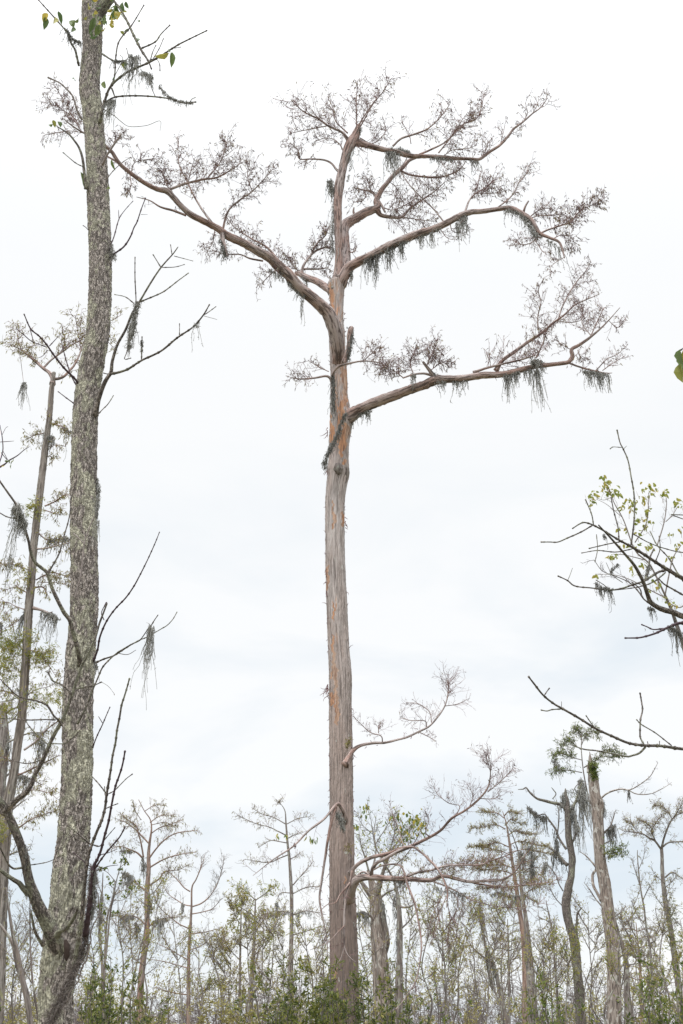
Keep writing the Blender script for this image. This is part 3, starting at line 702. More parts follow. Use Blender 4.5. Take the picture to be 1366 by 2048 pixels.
T.br("815,1752,2.5 835,1745,2.5 860,1741,2.3 890,1732,1.9 921,1730,1.7 961,1729,1.5 995,1717,1.1 1026,1707,0.5", dy=-1, n=60, L=24, leaf=(1.4,7,2.2,.5), rp=.6)
T.br("746,1740,1.7 765,1731,1.7 795,1729,1.7 807,1741,2.0 813,1763,2.4 823,1790,2.4 832,1818,2.0 842,1878,1.7 841,1916,1.5 832,1960,1.3 817,1986,1.1 794,2016,0.8 774,2027,0.5", dy=-1.2, n=8, L=22, leaf=(.2,5,2,.5))
T.br("708,1758,1.5 724,1744,1.8 735,1747,2.2 741,1752,2.0", dy=-.2)
# pale rootlets down the lower trunk
T.limb('hanging_root')
T.br("704,1742,3 701,1764,2.6 693,1790,2.5 689,1822,2.4 688,1863,2 689,1893,1.7 697,1912,1.3 712,1925,.7", dy=-.1, start=15.45, rough=.15, n=6, L=22, leaf=(0,5,2,.5))
T.br("701,1764,1.9 690,1778,1.7 680,1790,1.5 671,1805,1.2 655,1809,.9 640,1822,.6", dy=-.2, n=6, L=26, leaf=(0,5,2,.5))
T.br("690,1850,1 675,1865,.9 655,1885,.6 620,1900,.4", dy=-.3)
T.br("689,1893,1 680,1920,.8 664,1935,.5", dy=-.1, n=3, L=18, leaf=(0,5,2,.5))
T.close(); LEAFK, TWK, NK = .60, .85, 1.0
# olive sprigs growing on the low bough and the trunk
S = Spray(); S.org = T.base
for q, n, L in (("870,1742,.8 920,1732,.8 990,1716,.6", 70, 18), ("960,1762,.8 1040,1768,.6 1100,1762,.5", 80, 20), ("900,1730,.6 960,1722,.6 1030,1735,.5", 60, 18), ("800,1758,.6 850,1762,.6 900,1770,.5", 30, 16), ("740,1722,.8 800,1718,.7 850,1735,.6", 26, 18), ("880,1750,.8 910,1745,.6", 12, 16), ("694,1500,.8 697,1480,.6", 14, 7), ("690,1712,.6 693,1690,.6 701,1706,.5", 12, 9), ("1080,665,.5 1065,678,.5", 5, 5)):
    Q, r = T.path(q, dy=-.1, start=(15.42 if q[:2] == '69' else None)); grow(S, Q, n, L, rp=.4, lv=2, sub=3, leaf=(2, 7, 1.8, .3))
S.flush(T.root, M['twig'], M['olivel'], 'sprig', 'green_sprig')
TALL = T
# curled shreds of bark standing off the trunk and the great limbs, the knot, small dead spurs
g = Geo(); P = []; r = []
for i in range(420):
    ref = T.refs[0] if R.random() < .62 else T.refs[R.choice([k for k in range(1, len(T.refs)) if len(T.refs[k]) > 60])]
    q = ref[R.randrange(4, len(ref) - 4)]; rp_ = np.interp(q[1], [560, 1100, 2083], [14, 20, 30]) if ref is T.refs[0] else 6
    sd = R.choice((-1, 1)); p = at(q[0] + sd * rp_ * R.uniform(.7, 1.0), q[1], q[2] - rp_ * .004 * R.random()); u = pxm(p)
    if ref is not T.refs[0]: p = at(q[0] + R.gauss(0, 2), q[1] + R.choice((-1, 1)) * 4.5, q[2])
    W_, _ = wander(p, np.array([sd * R.uniform(.1, .9), -.3, R.choice((-1, -1, 1)) * 1.0]), R.uniform(3, 12) * u, 5, .35, -.05); P.append(W_); r.append(np.linspace(.8, .25, 5) * u)
for (x, y, l, k) in ((656, 1372, 26, 7), (657, 1385, 18, 4), (691, 1050, 10, 5), (690, 1038, 8, 3), (654, 940, 14, 5), (655, 862, 22, 4), (653, 1145, 10, 3), (653, 1185, 10, 3), (700, 1500, 8, 3), (696, 560, 10, 4), (664, 790, 8, 4)):
    for i in range(k):
        p = at(x, y + R.uniform(-8, 8), 15.9); u = pxm(p); W_, _ = wander(p, np.array([(-.6 if x < 676 else .6), -.2, -1.2]), l * u * R.uniform(.5, 1.1), 5, .3, -.1); P.append(W_); r.append(np.linspace(1.0, .3, 5) * u)
g.twigs(np.array(P), np.array(r), sides=4, tint=RN.random(len(P)) * .6); tag(g.build('bark_shreds', M['twig'], T.root, T.base), kind='stuff')
g = Geo()
for q, st in (("676,928,5 676,938,8.5 677,947,5", 15.8), ("689,928,3 693,942,6 692,958,3", 15.9), ("664,560,3 668,575,6 670,590,3", 15.9)):
    Q, r = T.path(q, start=st, dy=0, stp=2.0); g.tube(Q, r, 14, .5, None, .03)
g.build('knot', M['bgbark'], T.root, T.base)

moss(T, "660,362 664,376 668,385", 28, 110, 'grey moss tuft bristling on the left side of the broken leader', 9)
moss(T, "695,300 702,285 712,272 718,258", 26, 130, 'ragged moss wrapped round the broken top of the leader', 8)
moss(T, "706,300 700,340 694,360", 34, 16, 'thin moss threads trailing down the right side of the leader', 3)
moss(T, "668,400 666,440 666,480 667,510", 60, 60, 'long pale moss veil hanging beside the straight part of the leader', 4, dark=False)
moss(T, "775,300 785,301 790,303", 62, 80, 'dark moss tail dropping from the upper right arm', 6, longs=[(780,303,66,18),(795,305,50,12)])
moss(T, "782,297 800,299 818,305", 16, 110, 'fluffy moss cushion on top of the upper right arm', 8, up=1)
moss(T, "865,315 885,317 905,318", 22, 70, 'small moss tassels under the middle of the upper right arm', 6)
moss(T, "940,320 955,322", 30, 26, 'thin moss threads at the bend of the upper right arm', 5)
moss(T, "700,440 708,436 720,430", 14, 50, 'moss tuft on the short stub of the second right arm', 6)
moss(T, "735,515 750,508 770,498 795,487 812,481", 34, 230, 'broad dark moss curtain under the long right arm nearest the trunk', 8, longs=[(733,510,88,20),(752,515,80,18),(742,512,50,14),(776,505,58,14),(800,490,40,12)], dark=True)
moss(T, "828,476 860,463 885,452", 30, 70, 'moss fringe under the middle of the long right arm', 6, longs=[(862,464,48,14),(840,474,38,10)])
moss(T, "918,438 925,434 932,430", 50, 70, 'hanging moss tail below the dip of the long right arm', 5, longs=[(929,436,58,16),(912,445,48,12)])
moss(T, "1010,420 1030,422 1045,430 1056,440", 26, 120, 'moss bearding the outer bend of the long right arm', 7)
moss(T, "1058,445 1066,460 1076,472", 24, 100, 'pale moss bundle in the last fork of the long right arm', 8)
moss(T, "1095,478 1110,488 1122,500", 50, 30, 'wispy moss strands near the drooping tip of the long right arm', 5)
moss(T, "444,474 447,490 452,508", 30, 110, 'dark moss tuft on the stub under the great left arm', 7, dark=True)
moss(T, "540,540 560,552 585,572 610,592", 18, 120, 'short moss fringe under the great left arm', 6, longs=[(604,600,68,7)])
moss(T, "552,528 570,545", 14, 50, 'small moss patch on the elbow of the great left arm', 7)
moss(T, "606,552 612,557", 18, 60, 'mossy collar on the short left arm below the fork', 8)
moss(T, "702,540 703,551", 24, 40, 'little moss knot where the long right arm leaves the trunk', 5)
moss(T, "700,656 703,668 698,690 696,715", 22, 150, 'dark moss sheath over the dead stub right of the trunk', 6, dark=True)
T15 = 15.5
moss(T15, "666,748 667,770 666,795 667,815", 34, 150, 'dark moss streak down the left face of the trunk', 5, dark=True, fuzz=3)
moss(T15, "691,826 684,840 675,865 666,885 656,905 648,925", 26, 240, 'dark moss rope slanting across the trunk below the lower right arm', 5, dark=True, longs=[(649,925,24,6)])
moss(T, "700,838 712,828 728,824 740,822", 20, 110, 'moss fringe under the root of the lower right arm', 6, longs=[(738,825,34,5)])
moss(T, "788,786 805,780 815,776", 10, 60, 'thin moss patch on top of the lower right arm', 6)
moss(T, "868,748 876,756 888,762", 22, 130, 'round moss cushion at the knuckle of the lower right arm', 8)
moss(T, "824,748 830,752", 34, 40, 'dark moss tail under the twiggy bough above the lower right arm', 5)
moss(T, "908,762 925,762 932,760", 38, 46, 'looped moss strands under the lower right arm', 5)
moss(T, "1008,748 1020,745 1036,742", 26, 150, 'shaggy moss bunch on the outer part of the lower right arm', 7, longs=[(1013,750,74,20),(1028,748,46,12)])
moss(T, "1046,742 1060,738", 30, 30, 'loose moss loop between two bunches on the lower right arm', 4)
moss(T, "1064,722 1075,722 1086,728", 26, 150, 'thick moss nest near the end of the lower right arm', 8, longs=[(1072,740,125,24),(1062,738,50,12)])
moss(T, "1168,742 1190,744 1208,747", 36, 150, 'row of hanging moss tassels at the tip of the lower right arm', 5, longs=[(1215,748,52,10),(1196,746,55,10),(1180,745,44,8)])
moss(T15 - .1, "676,1624 682,1640 686,1655", 14, 90, 'grey moss knot on the bent broken bough', 8)
moss(T, "790,1752 800,1757 810,1760", 22, 80, 'grey moss tuft wrapped round the low right bough', 7)
moss(T, "870,1775 900,1780 930,1790", 26, 60, 'wispy moss under the far half of the low right bough', 8)

# ------------------------------------------------------------------ the lichen-crusted tree at left
B = T = Tree('tupelo_tree', 'lichen-crusted grey tree with bare shoots at left, nearest the camera', 'tree', 8.0, 112, wood='left', limbwood='leftlimb', twig='dark', leafm='vgreen', shape='blade')
T.trunk("190,-260,17 187,-120,19 185,0,21 184.5,60,20 184.5,100,19.5 179,170,20.5 184,215,20 187,250,20 193,330,20.5 198,450,21.3 200,477,21.5 201,573,21.4 198,638,21.6 193,686,21.8 183,734,23.3 173,799,23.4 168.5,895,24.2 168,1025,25 169,1113,26 169,1200,26 165,1259,26 160,1318,27.5 156,1380,28.6 155,1440,29 154.5,1543,29.3 151,1616,30 146,1689,31.5 140,1746,33.5 135,1820,35.5 128,1863,38 120,1922,36 113,1981,33.5 112.5,2048,34 111,2083,34.5",
        sides=110, rough=.15, wavelen=.028, stp=2.4, flare=1.5)
K = dict(knob=1, rough=.1)
T.limb('broken_branch', 'leftlimb')
T.br("190,40,9 200,22,10 212,5,11 222,-10,10 232,-40,8", dy=-.1, rough=.2)
T.br("222,-5,3 238,15,2.2 253,40,2.2 269,74,2.4 283,101,2.3 296,121,1.8 303,138,1", dy=-.2, **K)
T.br("280,98,1.5 310,84,1.4 322,68,1.2 340,50,.9", **K)
T.br("296,121,1 312,118,.9 319,128,.9 320,142,.8", dy=.05, **K)
T.limb('shoot', 'leftlimb')
T.br("158,132,2.2 150,100,2 141,84,1.9 135,66,1.8 128,57,1.6 104,30,1.4 77,0,1.1 60,-20,1", dy=-.4, start=7.9, **K)
T.limb('shoot', 'pale')
T.br("164,240,1.8 155,222,1.7 145,192,1.6 130,175,1.5 118,165,1.5 96,155,1.3", dy=-.3, start=7.95, **K)
T.limb('shoot', 'leftlimb')
T.br("173,378,3.4 169,350,3 166,323,2.6 160,300,2.2 150,283,2 135,266,1.7 114,253,1.2", dy=-.2, start=7.9, rough=.15)
T.br("165,333,1.2 150,325,1.1 126,305,.8", **K)
T.limb('limb', 'leftlimb')
T.br("199,246,4 203,228,3.2 210,200,2.8 222,172,2.4 249,148,2.2 272,136,2 296,126,1.9 323,111,1.7 354,91,1.5 377,79,1.3 414,61,1", dy=-.5, start=7.9, **K)
T.br("222,172,1.6 229,152,1.5 232,111,1.4 239,81,1.4 263,51,1.2 288,10,.9", **K)
T.br("211,206,1.8 225,196,1.6 249,192,1.5 290,192,1.5 337,197,1.3 364,205,1.2 392,204,1", **K)
T.br("300,124,1 305,105,.9 312,90,.7", **K); T.br("306,118,1 318,98,.9 327,77,.7", **K); T.br("345,97,.9 362,94,.6", **K)
T.br("380,204,.9 384,198,.8 391,195,.6", **K); T.br("265,138,.9 258,115,.8 253,96,.5", **K)
T.br("225,160,.8 245,120,.6 240,110,.4", **K)
T.br("224,176,1.2 230,195,1 222,175,.7", **K)
T.br("298,160,1 305,180,.8 310,192,.5", start=7.6, dy=0, **K)
T.br("203,107,1.8 229,122,1.6 253,121,1.2", start=7.9, dy=-.2, **K)
T.br("206,218,1.2 229,232,.9 242,243,.8 259,253,.7 293,251,.6 320,242,.5 320,262,.3", dy=-.2)
T.limb('shoot', 'pale')
T.br("205,330,2.6 214,310,2.2 226,292,1.9 242,269,1.7", start=7.85, dy=-.2, rough=.15)
T.br("213,358,1.2 228,340,1.1 246,324,1 262,314,.6", start=7.9, dy=-.1, **K)
T.limb('shoot', 'dark')
T.br("220,516,2.2 228,508,1.8 248,493,1.6 261,473,1.5 268,455,1.3 274,444,1.3 282,420,1.1 291,396,.9", start=7.95, dy=-.2, **K)
T.br("282,429,.6 295,429,.4"); T.br("218,500,1.5 222,489,1.3 229,470,1.2 238,438,1 250,420,.9 266,402,.7", start=7.95, dy=.2, **K)
T.br("238,440,.8 237,420,.5")
T.br("180,464,1 172,455,.9 166,451,1.1", start=8, dy=-.1)
T.limb('limb', 'leftlimb')
T.br("190,830,5.4 196,803,4.8 206,773,4.4 214,757,4 222,744,3.6 225,721,3.1 235,689,2.8 251,660,2.5 264,628,2.3 280,602,2 300,568,1.8 322,535,1.6 345,509,1.3 356,494,.9", start=7.95, dy=-.6, rough=.12)
T.br("270,620,1.4 272,600,1.1 270,557,1.1 270,514,.8", **K); T.br("268,607,1.2 251,594,1 229,589,.8", **K)
T.br("280,604,1.5 322,586,1.3 340,574,1.2 354,563,1.1 377,546,.8", **K)
T.br("322,535,1.1 306,509,.8", **K); T.br("325,535,1.1 350,534,1 369,529,.7", **K)
T.br("348,512,.9 367,517,.8 386,522,.6", **K); T.br("344,509,.9 341,489,.6", **K)
T.br("222,748,2.6 240,744,2.4 258,737,2.2 283,721,2 322,702,1.9 354,676,1.8 386,654,1.6 406,631,1.5 419,609,1", dy=-.7, **K)
T.br("408,630,1.1 420,622,1 432,613,.7", **K); T.br("408,632,.6 434,639,.5"); T.br("359,674,1 359,647,.6", **K); T.br("350,681,.8 341,683,.5")
T.br("283,720,1.2 284,690,1.3 284,673,.8", **K); T.br("258,672,1.2 255,700,1 249,718,.9 262,716,.7", **K)
T.br("222,744,1 216,748,1 207,746,.8", **K); T.br("195,830,1.4 204,820,1.2 216,808,1.1 227,791,.7", **K)
T.limb('limb', 'dark')
T.br("158,770,2.4 150,758,2.2 129,737,2 109,712,1.8 93,689,1.7 78,672,1.5 61,657,1.4 48,628,.9", start=7.95, dy=-.5, **K)
T.br("93,694,1.2 64,683,1.1 46,668,1 32,657,.7", **K); T.br("99,692,1.2 110,680,1 122,667,.6", **K)
T.br("150,809,1.3 148,807,1.3 133,796,1.1 116,783,.7", start=7.95, **K)
T.br("60,657,1 66,680,.8 66,684,.6"); T.br("95,700,1 85,712,.8 70,718,.5")
T.br("152,770,1.3 140,745,1.2 128,705,1 122,680,.6", start=7.9, **K)
# long bough coming up across the trunk then out to the left edge
T.limb('limb', 'leftlimb')
T.br("160,1330,5 157,1305,5 148,1270,4.6 140,1242,4.3 128,1225,4 117,1204,3.8 105,1178,3.7 95,1147,3.6 82,1135,3.3 70,1124,3.2 62,1106,3 58,1085,2.8 52,1065,2.7 47,1048,2.6 42,1030,2.5 35,1013,2.4 25,998,2.1 15,984,2 0,963,1.8 -25,925,1.4 -50,880,1", start=7.7, dy=-.9, rough=.15)
T.br("96,1147,2 107,1128,1.8 117,1110,1.7 125,1085,1.5 129,1069,1.4 136,1045,1.2 141,1019,1.1 144,990,.9 152,960,.6", dy=.0, **K)
T.br("34,1037,1.4 15,1034,1.2 0,1026,1.1 -25,1012,.8", **K)
T.br("141,1240,1.1 130,1225,.8 118,1210,.5")
T.limb('shoot', 'pale')
T.br("150,1196,1.4 155,1175,1.4 161,1151,1.5 166,1110,1.5 168,1090,1.5 173,1072,1.4 183,1045,1.3 195,1022,1", start=7.6, dy=-.1, knob=1)
T.br("168,1087,1 157,1076,1 147,1067,.8", knob=1)
# fork limb and its long diagonal
T.limb('limb', 'leftlimb')
T.br("120,1900,16 108,1872,15 96,1850,13 84,1826,12 72,1800,11 63,1776,9.6 57,1755,9.2 50,1717,8.3 43,1695,8 38,1680,8 27,1653,8.2 15,1627,8 3,1606,7 -12,1590,6 -40,1560,4", start=7.95, dy=-.7, sides=24, rough=.16)
T.br("8,1626,6.5 20,1612,6 34,1599,5.6 53,1584,5.2 64,1566,4.8 70,1549,4.6 81,1530,4.3 91,1508,4.2 99,1489,4 108,1470,4 117,1453,3.8 126,1437,3.5 135,1415,3.3 143,1393,3 151,1368,2.8 158,1347,2.7 164,1330,2.4 173,1314,2.3 182,1295,2.1 192,1272,2 198,1250,2 206,1228,1.9 214,1207,1.6", dy=-.5, rough=.14)
T.br("144,1391,1.8 129,1373,1.7 115,1366,1.6 105,1361,1.8 96,1344,1.2", **K)
T.br("152,1377,1.4 170,1374,1.4 187,1371,1.3 203,1364,1", **K); T.br("203,1364,.5 217,1373,.4 228,1387,.4 229,1390,1")
T.br("125,1452,2 117,1440,2.2 108,1432,2 97,1414,2 88,1407,1.9 73,1402,1.7 38,1393,1.5 18,1376,1.2 0,1358,1 -20,1340,.8", dy=-.3, rough=.12)
T.br("40,1393,1.1 20,1400,1 0,1404,.8 -15,1408,.5")
T.br("112,1440,1.4 90,1439,1.3 60,1440,1.3 30,1438,1.1 0,1437,1 -20,1437,.7", **K)
T.br("99,1492,1.3 84,1478,1.2 70,1465,1.2 58,1452,1.1 52,1442,.8", **K)
T.br("104,1487,1.1 129,1487,1.2 142,1478,1.2 152,1470,1.1 160,1460,.9 168,1452,.7", dy=-.2, **K)
T.br("88,1516,1.2 70,1524,1.1 50,1527,1 20,1520,.8", n=4, L=12, leaf=(0,5,2,1))
T.br("60,1764,5 47,1776,0.1", dy=0)
T.br("56,1786,5.2 47,1777,4.8 38,1766,4.6 29,1761,4.3 20,1755,4.1 12,1749,3.9 0,1740,3.6 -20,1728,3", dy=-.2, rough=.14)
T.br("47,1735,2.3 35,1737,2.2 27,1737,2 18,1730,2 10,1715,1.8 0,1695,1.6 -10,1680,1.3", dy=-.3, wood='pale')
T.br("52,1731,1 75,1728,1 95,1724,.9 110,1718,.6", **K)
T.br("86,1890,3.5 78,1878,3.2 70,1862,3 65,1840,2.4 63,1825,1.6", start=7.8, dy=-.2, rough=.15)
T.limb('broken_branch', 'leftlimb')
T.br("115,1870,6 119,1862,5 132,1856,4.4 146,1838,3.8 152,1825,3 155,1815,2.2", start=7.55, dy=-.2, rough=.12)
# shoots on the right
T.limb('shoot', 'leftlimb')
T.br("146,1955,5 152,1905,4.4 158,1878,4 163,1835,3.6 167,1790,3.3 171,1755,3.1 174,1730,3 178,1708,3 184,1688,3 193,1665,2.9 202,1644,2.8 208,1625,2.7 211,1609,2.6 213,1590,2.5 216,1572,2.5 221,1543,2.3 225,1513,2.2 231,1485,2.1 234,1461,2 239,1435,1.9 243,1411,1.8 248,1395,1.7 252,1382,1.6 259,1357,1.4", start=7.6, dy=-.8, knob=1, rough=.1)
T.br("183,1690,1.6 168,1678,1.5 150,1662,1.4 133,1650,1", **K)
T.br("187,1690,1.4 200,1692,1.3 212,1676,1.1 230,1655,.8", **K)
T.br("212,1586,1.3 197,1567,1.2 184,1553,.7", **K); T.br("216,1588,1.2 229,1581,1.1 243,1567,1 253,1557,.9 265,1548,.9", **K); T.br("212,1617,1 223,1612,.9 236,1607,.7", **K)
T.br("210,1590,.9 209,1573,.6", **K)
T.limb('shoot', 'dark')
T.br("170,1870,5 176,1834,4.6 182,1790,4.2 187,1737,3.6 195,1718,2.6 202,1700,2.5 209,1672,2.4 217,1644,2.3 221,1622,2.2 225,1600,2.1 231,1572,2 237,1555,1.9 243,1537,1.8 247,1520,1.7 250,1502,1.5", start=7.5, dy=-.6, knob=1, rough=.1)
T.br("190,1737,2 203,1718,1.9 217,1700,1.8 229,1686,1.7 240,1673,1.6 250,1654,1.2", dy=-.3, **K)
T.br("188,1740,1.1 172,1726,1 158,1715,.9 146,1704,.6", dy=.0, **K); T.br("192,1742,1 215,1733,.8 236,1730,.5"); T.br("198,1710,1 215,1706,.8 235,1698,.5")
T.limb('shoot', 'leftlimb')
T.br("155,1448,2.6 164,1430,2 176,1405,1.8 183,1385,1.7 187,1376,1.7 196,1355,1.6 205,1335,1.6 218,1320,1.5 234,1306,1.4 250,1296,1.3 264,1288,1.2 280,1280,1.1 296,1258,1.1 303,1250,1.2 309,1240,1 316,1230,.7", start=7.6, dy=-.3, **K)
T.br("190,1326,2 208,1318,1.8 228,1311,1.6 252,1296,1.4 275,1282,1.2 292,1275,1.1 310,1265,1 322,1258,1 335,1250,1 346,1238,.9 354,1224,.7", start=7.8, dy=-.2, **K)
T.br("234,1306,.8 255,1309,.7 272,1300,.5"); T.br("310,1265,.8 308,1252,.5")
T.limb('shoot', 'dark')
T.br("187,1322,2.4 195,1300,2.1 199,1277,2 207,1255,1.9 217,1236,1.8 232,1216,1.7 252,1195,1.6 268,1172,1.5 281,1148,1.3 294,1122,1.2 305,1098,1.1 312,1082,1 319,1064,.7", start=7.8, dy=-.6, **K)
T.br("185,1495,1.5 195,1470,1.3 205,1449,1.2 213,1430,1 220,1414,.8", start=7.9, dy=-.2, **K); T.br("205,1446,.8 197,1433,.6")
T.br("208,1240,1 203,1225,.9 213,1205,1.2", **K)
T.limb('shoot', 'dark')
T.br("0,934,2 10,928,1.8 18,921,1.5 35,911,1.1 48,900,.9 59,893,.6", start=6.6, dy=.1)
T.br("-5,935,1.5 5,905,1.2 5,880,1 0,850,.6", start=6.6, dy=.1); T.br("2,905,.8 15,920,.7 5,900,.5", start=6.6, dy=0); T.br("0,884,.8 15,883,.7 28,882,.4", start=6.6, dy=.1); T.br("4,870,.7 12,855,.5 16,853,.4", start=6.6, dy=.1)
T.br("-60,960,3 -30,948,2.6 0,934,2", start=6.8, dy=-.2)
T.close()
# hairy vine climbing the right side
g = Geo(); VP = []; VR = []
Q, r = T.path("187,1736,5 184,1765,6 181,1800,6 176,1840,7 170,1875,7 160,1915,8 146,1948,9 130,1982,10 117,2010,10 100,2048,10 92,2083,10", dy=-.05, start=7.55)
for o_ in range(4):
    w_ = np.cumsum(RN.normal(size=(len(Q), 3)) * .006, axis=0); w_ -= np.linspace(0, 1, len(Q))[:, None] * w_[-1]
    g.tube(Q + w_ + RN.normal(size=3) * r.mean() * .3, r * R.uniform(.12, .24), 8, .4, R.random(), .03)
for i in range(2600):
    a = R.randrange(len(Q) - 1); p = Q[a] + RN.normal(size=3) * r[a] * .38
    Wp, _ = wander(p, (Q[a] - Q[a + 1]) / np.linalg.norm(Q[a] - Q[a + 1]) * R.choice((-1, 1)) + RN.normal(size=3) * .5, R.uniform(.02, .09), 5, .8, -.15)
    VP.append(Wp); VR.append(np.full(5, .0013))
g.twigs(np.array(VP), np.array(VR), tint=RN.random(len(VP))); tag(g.build('climbing_vine', M['vine'], None, Q[-1]), 'hairy dark vine climbing the right side of the lichen-crusted trunk', 'vine')

S = Spray(); S.org = T.base
LV = [(94,26,20,9),(92,34,22,9),(109,33,24,10),(116,22,20,7),(232,14,24,17),(240,24,18,12),(212,35,16,12),(222,36,18,12),(228,42,16,8),(150,40,18,10),(157,36,14,7),(146,52,14,8),(245,4,18,10),(190,35,28,9),(200,50,22,10),(196,68,20,8),(184,60,16,7),(270,75,22,8),(251,123,15,10),(256,126,14,8),(338,106,30,10),(344,104,24,9),(340,98,10,6),(209,162,14,8),(229,155,12,6),(106,240,12,6),(117,243,12,7),(105,248,13,5),(161,343,26,7),(148,155,14,6),(223,318,18,5),(218,372,8,6),(230,8,16,8),(175,8,14,8),(210,55,16,5)]
for x, y, l, wd in LV:
    S = Spray(); S.org = T.base
    p = at(x, y, T.depth_at(x, y) - (.2 if 165 < x < 205 else .0)); u = pxm(p)
    S.leaf(p, np.array([R.gauss(0, .25), R.gauss(0, .25), -1]), l * u * 1.35, wd * u * 1.35)
    S.flush(T.root, M['dark'], M['vgreen'], 'twigs', 'leaf', shape='blade')
S = Spray(); S.org = T.base
for k in range(46):
    x, y = R.gauss(213, 24), R.gauss(12, 22)
    p = at(x, y, 7.7); u = pxm(p); S.leaf(p, np.array([R.gauss(0, .8), R.gauss(0, .5), -.8]), R.uniform(9, 18) * u, R.uniform(5, 9) * u)
for k in range(8):
    p = at(R.uniform(8, 28), R.uniform(918, 932), 6.6); u = pxm(p); S.leaf(p, RN.normal(size=3) + np.array([0, 0, -.5]), 9 * u, 4 * u)
S.flush(T.root, M['dark'], M['vgreen'], 'twigs', 'leaves', shape='blade')

g = Geo(); Q, r = T.path("131,1880,3 133,1893,6 134,1908,6 133,1920,3", start=7.72, dy=0, stp=2); g.tube(Q, r, 14, .3, None, .03); g.build('hollow', M['heart'], T.root, T.base)
moss(T, "133,58 142,72 150,80 162,84", 22, 90, 'dark moss on the topmost left shoot of the lichen-crusted tree', 5, dark=True)
moss(T, "228,122 245,122", 14, 40, 'moss on the short twig right of the upper lichened trunk', 5, dark=True)
moss(T, "262,112 270,118 276,112", 70, 90, 'pale moss beard hanging among the top right twigs of the lichen-crusted tree', 7, longs=[(262,140,48,8)])
moss(T, "283,146 296,148 304,156", 26, 90, 'moss ball with a short beard at the end of a top right twig', 7)
moss(T, "212,205 222,202 228,200", 52, 100, 'moss tail hanging beside the lichened trunk below the top right limb', 6, longs=[(219,205,62,9)])
moss(T, "320,172 330,186 345,196 362,202 385,205", 10, 130, 'moss garland along the end of the upper right twig', 4)
moss(T, "222,490 225,505 227,515", 14, 90, 'fuzzy moss knot where two shoots leave the lichened trunk', 7)
moss(T, "258,690 264,655 270,625 276,606", 26, 260, 'thick moss bundle round the middle right bough of the lichen-crusted tree', 9, longs=[(266,650,48,12)])
moss(T, "284,680 284,700", 22, 30, 'thin moss sleeve on an upright twig right of the lichened trunk', 3, dark=True)
moss(T, "390,650 398,645", 40, 14, 'pale moss wisps under the long right shoot', 6); 
moss(T, "32,1010 40,1030 48,1050", 30, 260, 'big moss nest on the bough at the left edge', 12, longs=[(32,1050,130,10),(20,1110,90,10)])
moss(T, "195,958 197,985 194,1010 193,1030", 22, 150, 'moss strip down the right edge of the lichened trunk', 5, longs=[(197,1040,70,8)])
moss(T, "300,1252 304,1258", 90, 60, 'lone moss beard hanging from a bare shoot right of the lichened trunk', 6, longs=[(301,1260,85,26),(296,1300,60,8)])
moss(T, "191,1322 193,1335", 30, 30, 'small moss wisp at a shoot joint halfway down the lichened trunk', 4)
moss(T, "50,1690 54,1730 60,1780", 18, 140, 'thin moss fringe on the right side of the forked left limb', 5, dark=True)
moss(T, "186,1738 190,1750 188,1790 184,1830", 20, 160, 'shaggy moss on the vine stem right of the lichened trunk', 6, dark=True)

# ------------------------------------------------------------------ tree standing just outside the frame at right: its boughs reach in
T = Tree('ash_tree', 'bare-twigged tree at the right edge whose knobby boughs reach into view', 'tree', 9.0, 1640, wood='left', limbwood='leftlimb', twig='dark', leafm='ygreen', shape='blade')
T.trunk("1590,200,14 1585,600,20 1580,1000,26 1585,1400,30 1590,1800,34 1600,2083,38", sides=32, rough=.12, stp=6)
T.limb('limb', 'leftlimb')
T.br("1590,1330,12 1540,1265,8 1480,1215,5.5 1420,1185,4.8 1366,1157,4.2 1336,1139.5,3.5 1314,1126,3.1 1290,1110,2.8 1262,1093,2.4 1236,1079,2.1 1212,1064,1.9 1186,1050,1.7 1169,1045,1.4 1159,1048,1.4 1145,1057,.9", dy=-1.2, knob=1)
T.br("1186,1050,1.4 1162,1064,1.4 1135,1076,1.4 1116,1084,1.3 1100,1084,1.3 1082,1084,1.1", **K)
T.br("1187,1050,1.2 1183,1028,1.2 1171,999,1", **K); T.br("1262,1090,1.6 1266,1062,1.6 1269,1026,1.5 1268,988,1.5 1262,952,1.4 1256,921,1.3 1246,897,1.4 1240,885,1.2 1234,860,1.1", **K)
T.br("1243,895,.9 1232,894,.8 1225,894,.8 1220,898,.7", **K); T.br("1247,898,.7 1253,892,.5"); T.br("1238,1079,1.3 1236,1055,1.2 1228,1024,1.2 1222,995,.9", **K)
T.br("1243,1083,1.2 1216,1088,1.2 1178,1097,1", **K); T.br("1264,1098,1.3 1231,1104,1.2 1195,1101,1.1 1163,1106,.8", **K)
T.br("1193,1069,.8 1195,1098,.8 1190,1124,.7", **K); T.br("1265,1067,1.2 1293,1083,1.2 1317,1093,1.2 1348,1102,1.2 1366,1105,1.2 1390,1108,1", **K)
T.br("1300,1062,1 1314,1090,1.2 1338,1117,1.4 1357,1150,1.6", **K); T.br("1331,1141,2.4 1320,1143,2.4 1307,1150,2.3 1288,1162,2.2 1264,1170,1.9 1243,1177,1.8 1219,1180,1.7 1183,1176,1.5 1150,1172,1.4 1135,1161,1.3 1116,1152,1.1", dy=-.3, **K)
T.br("1135,1162,.6 1140,1150,.6 1145,1136,.4"); T.br("1219,1180,1.1 1208,1170,1 1192,1160,.7", **K); T.br("1331,1145,1.4 1310,1162,1.3 1285,1172,1.2 1250,1178,1 1215,1181,.7", **K)
T.br("1366,1030,1.2 1342,1029,1.1", start=8.4); T.br("1366,1038,1.2 1352,1033,1.2 1342,1029,1.1", start=8.4)
T.br("1310,1125,1 1320,1098,1 1318,1072,.6", **K)
T.limb('limb', 'leftlimb')
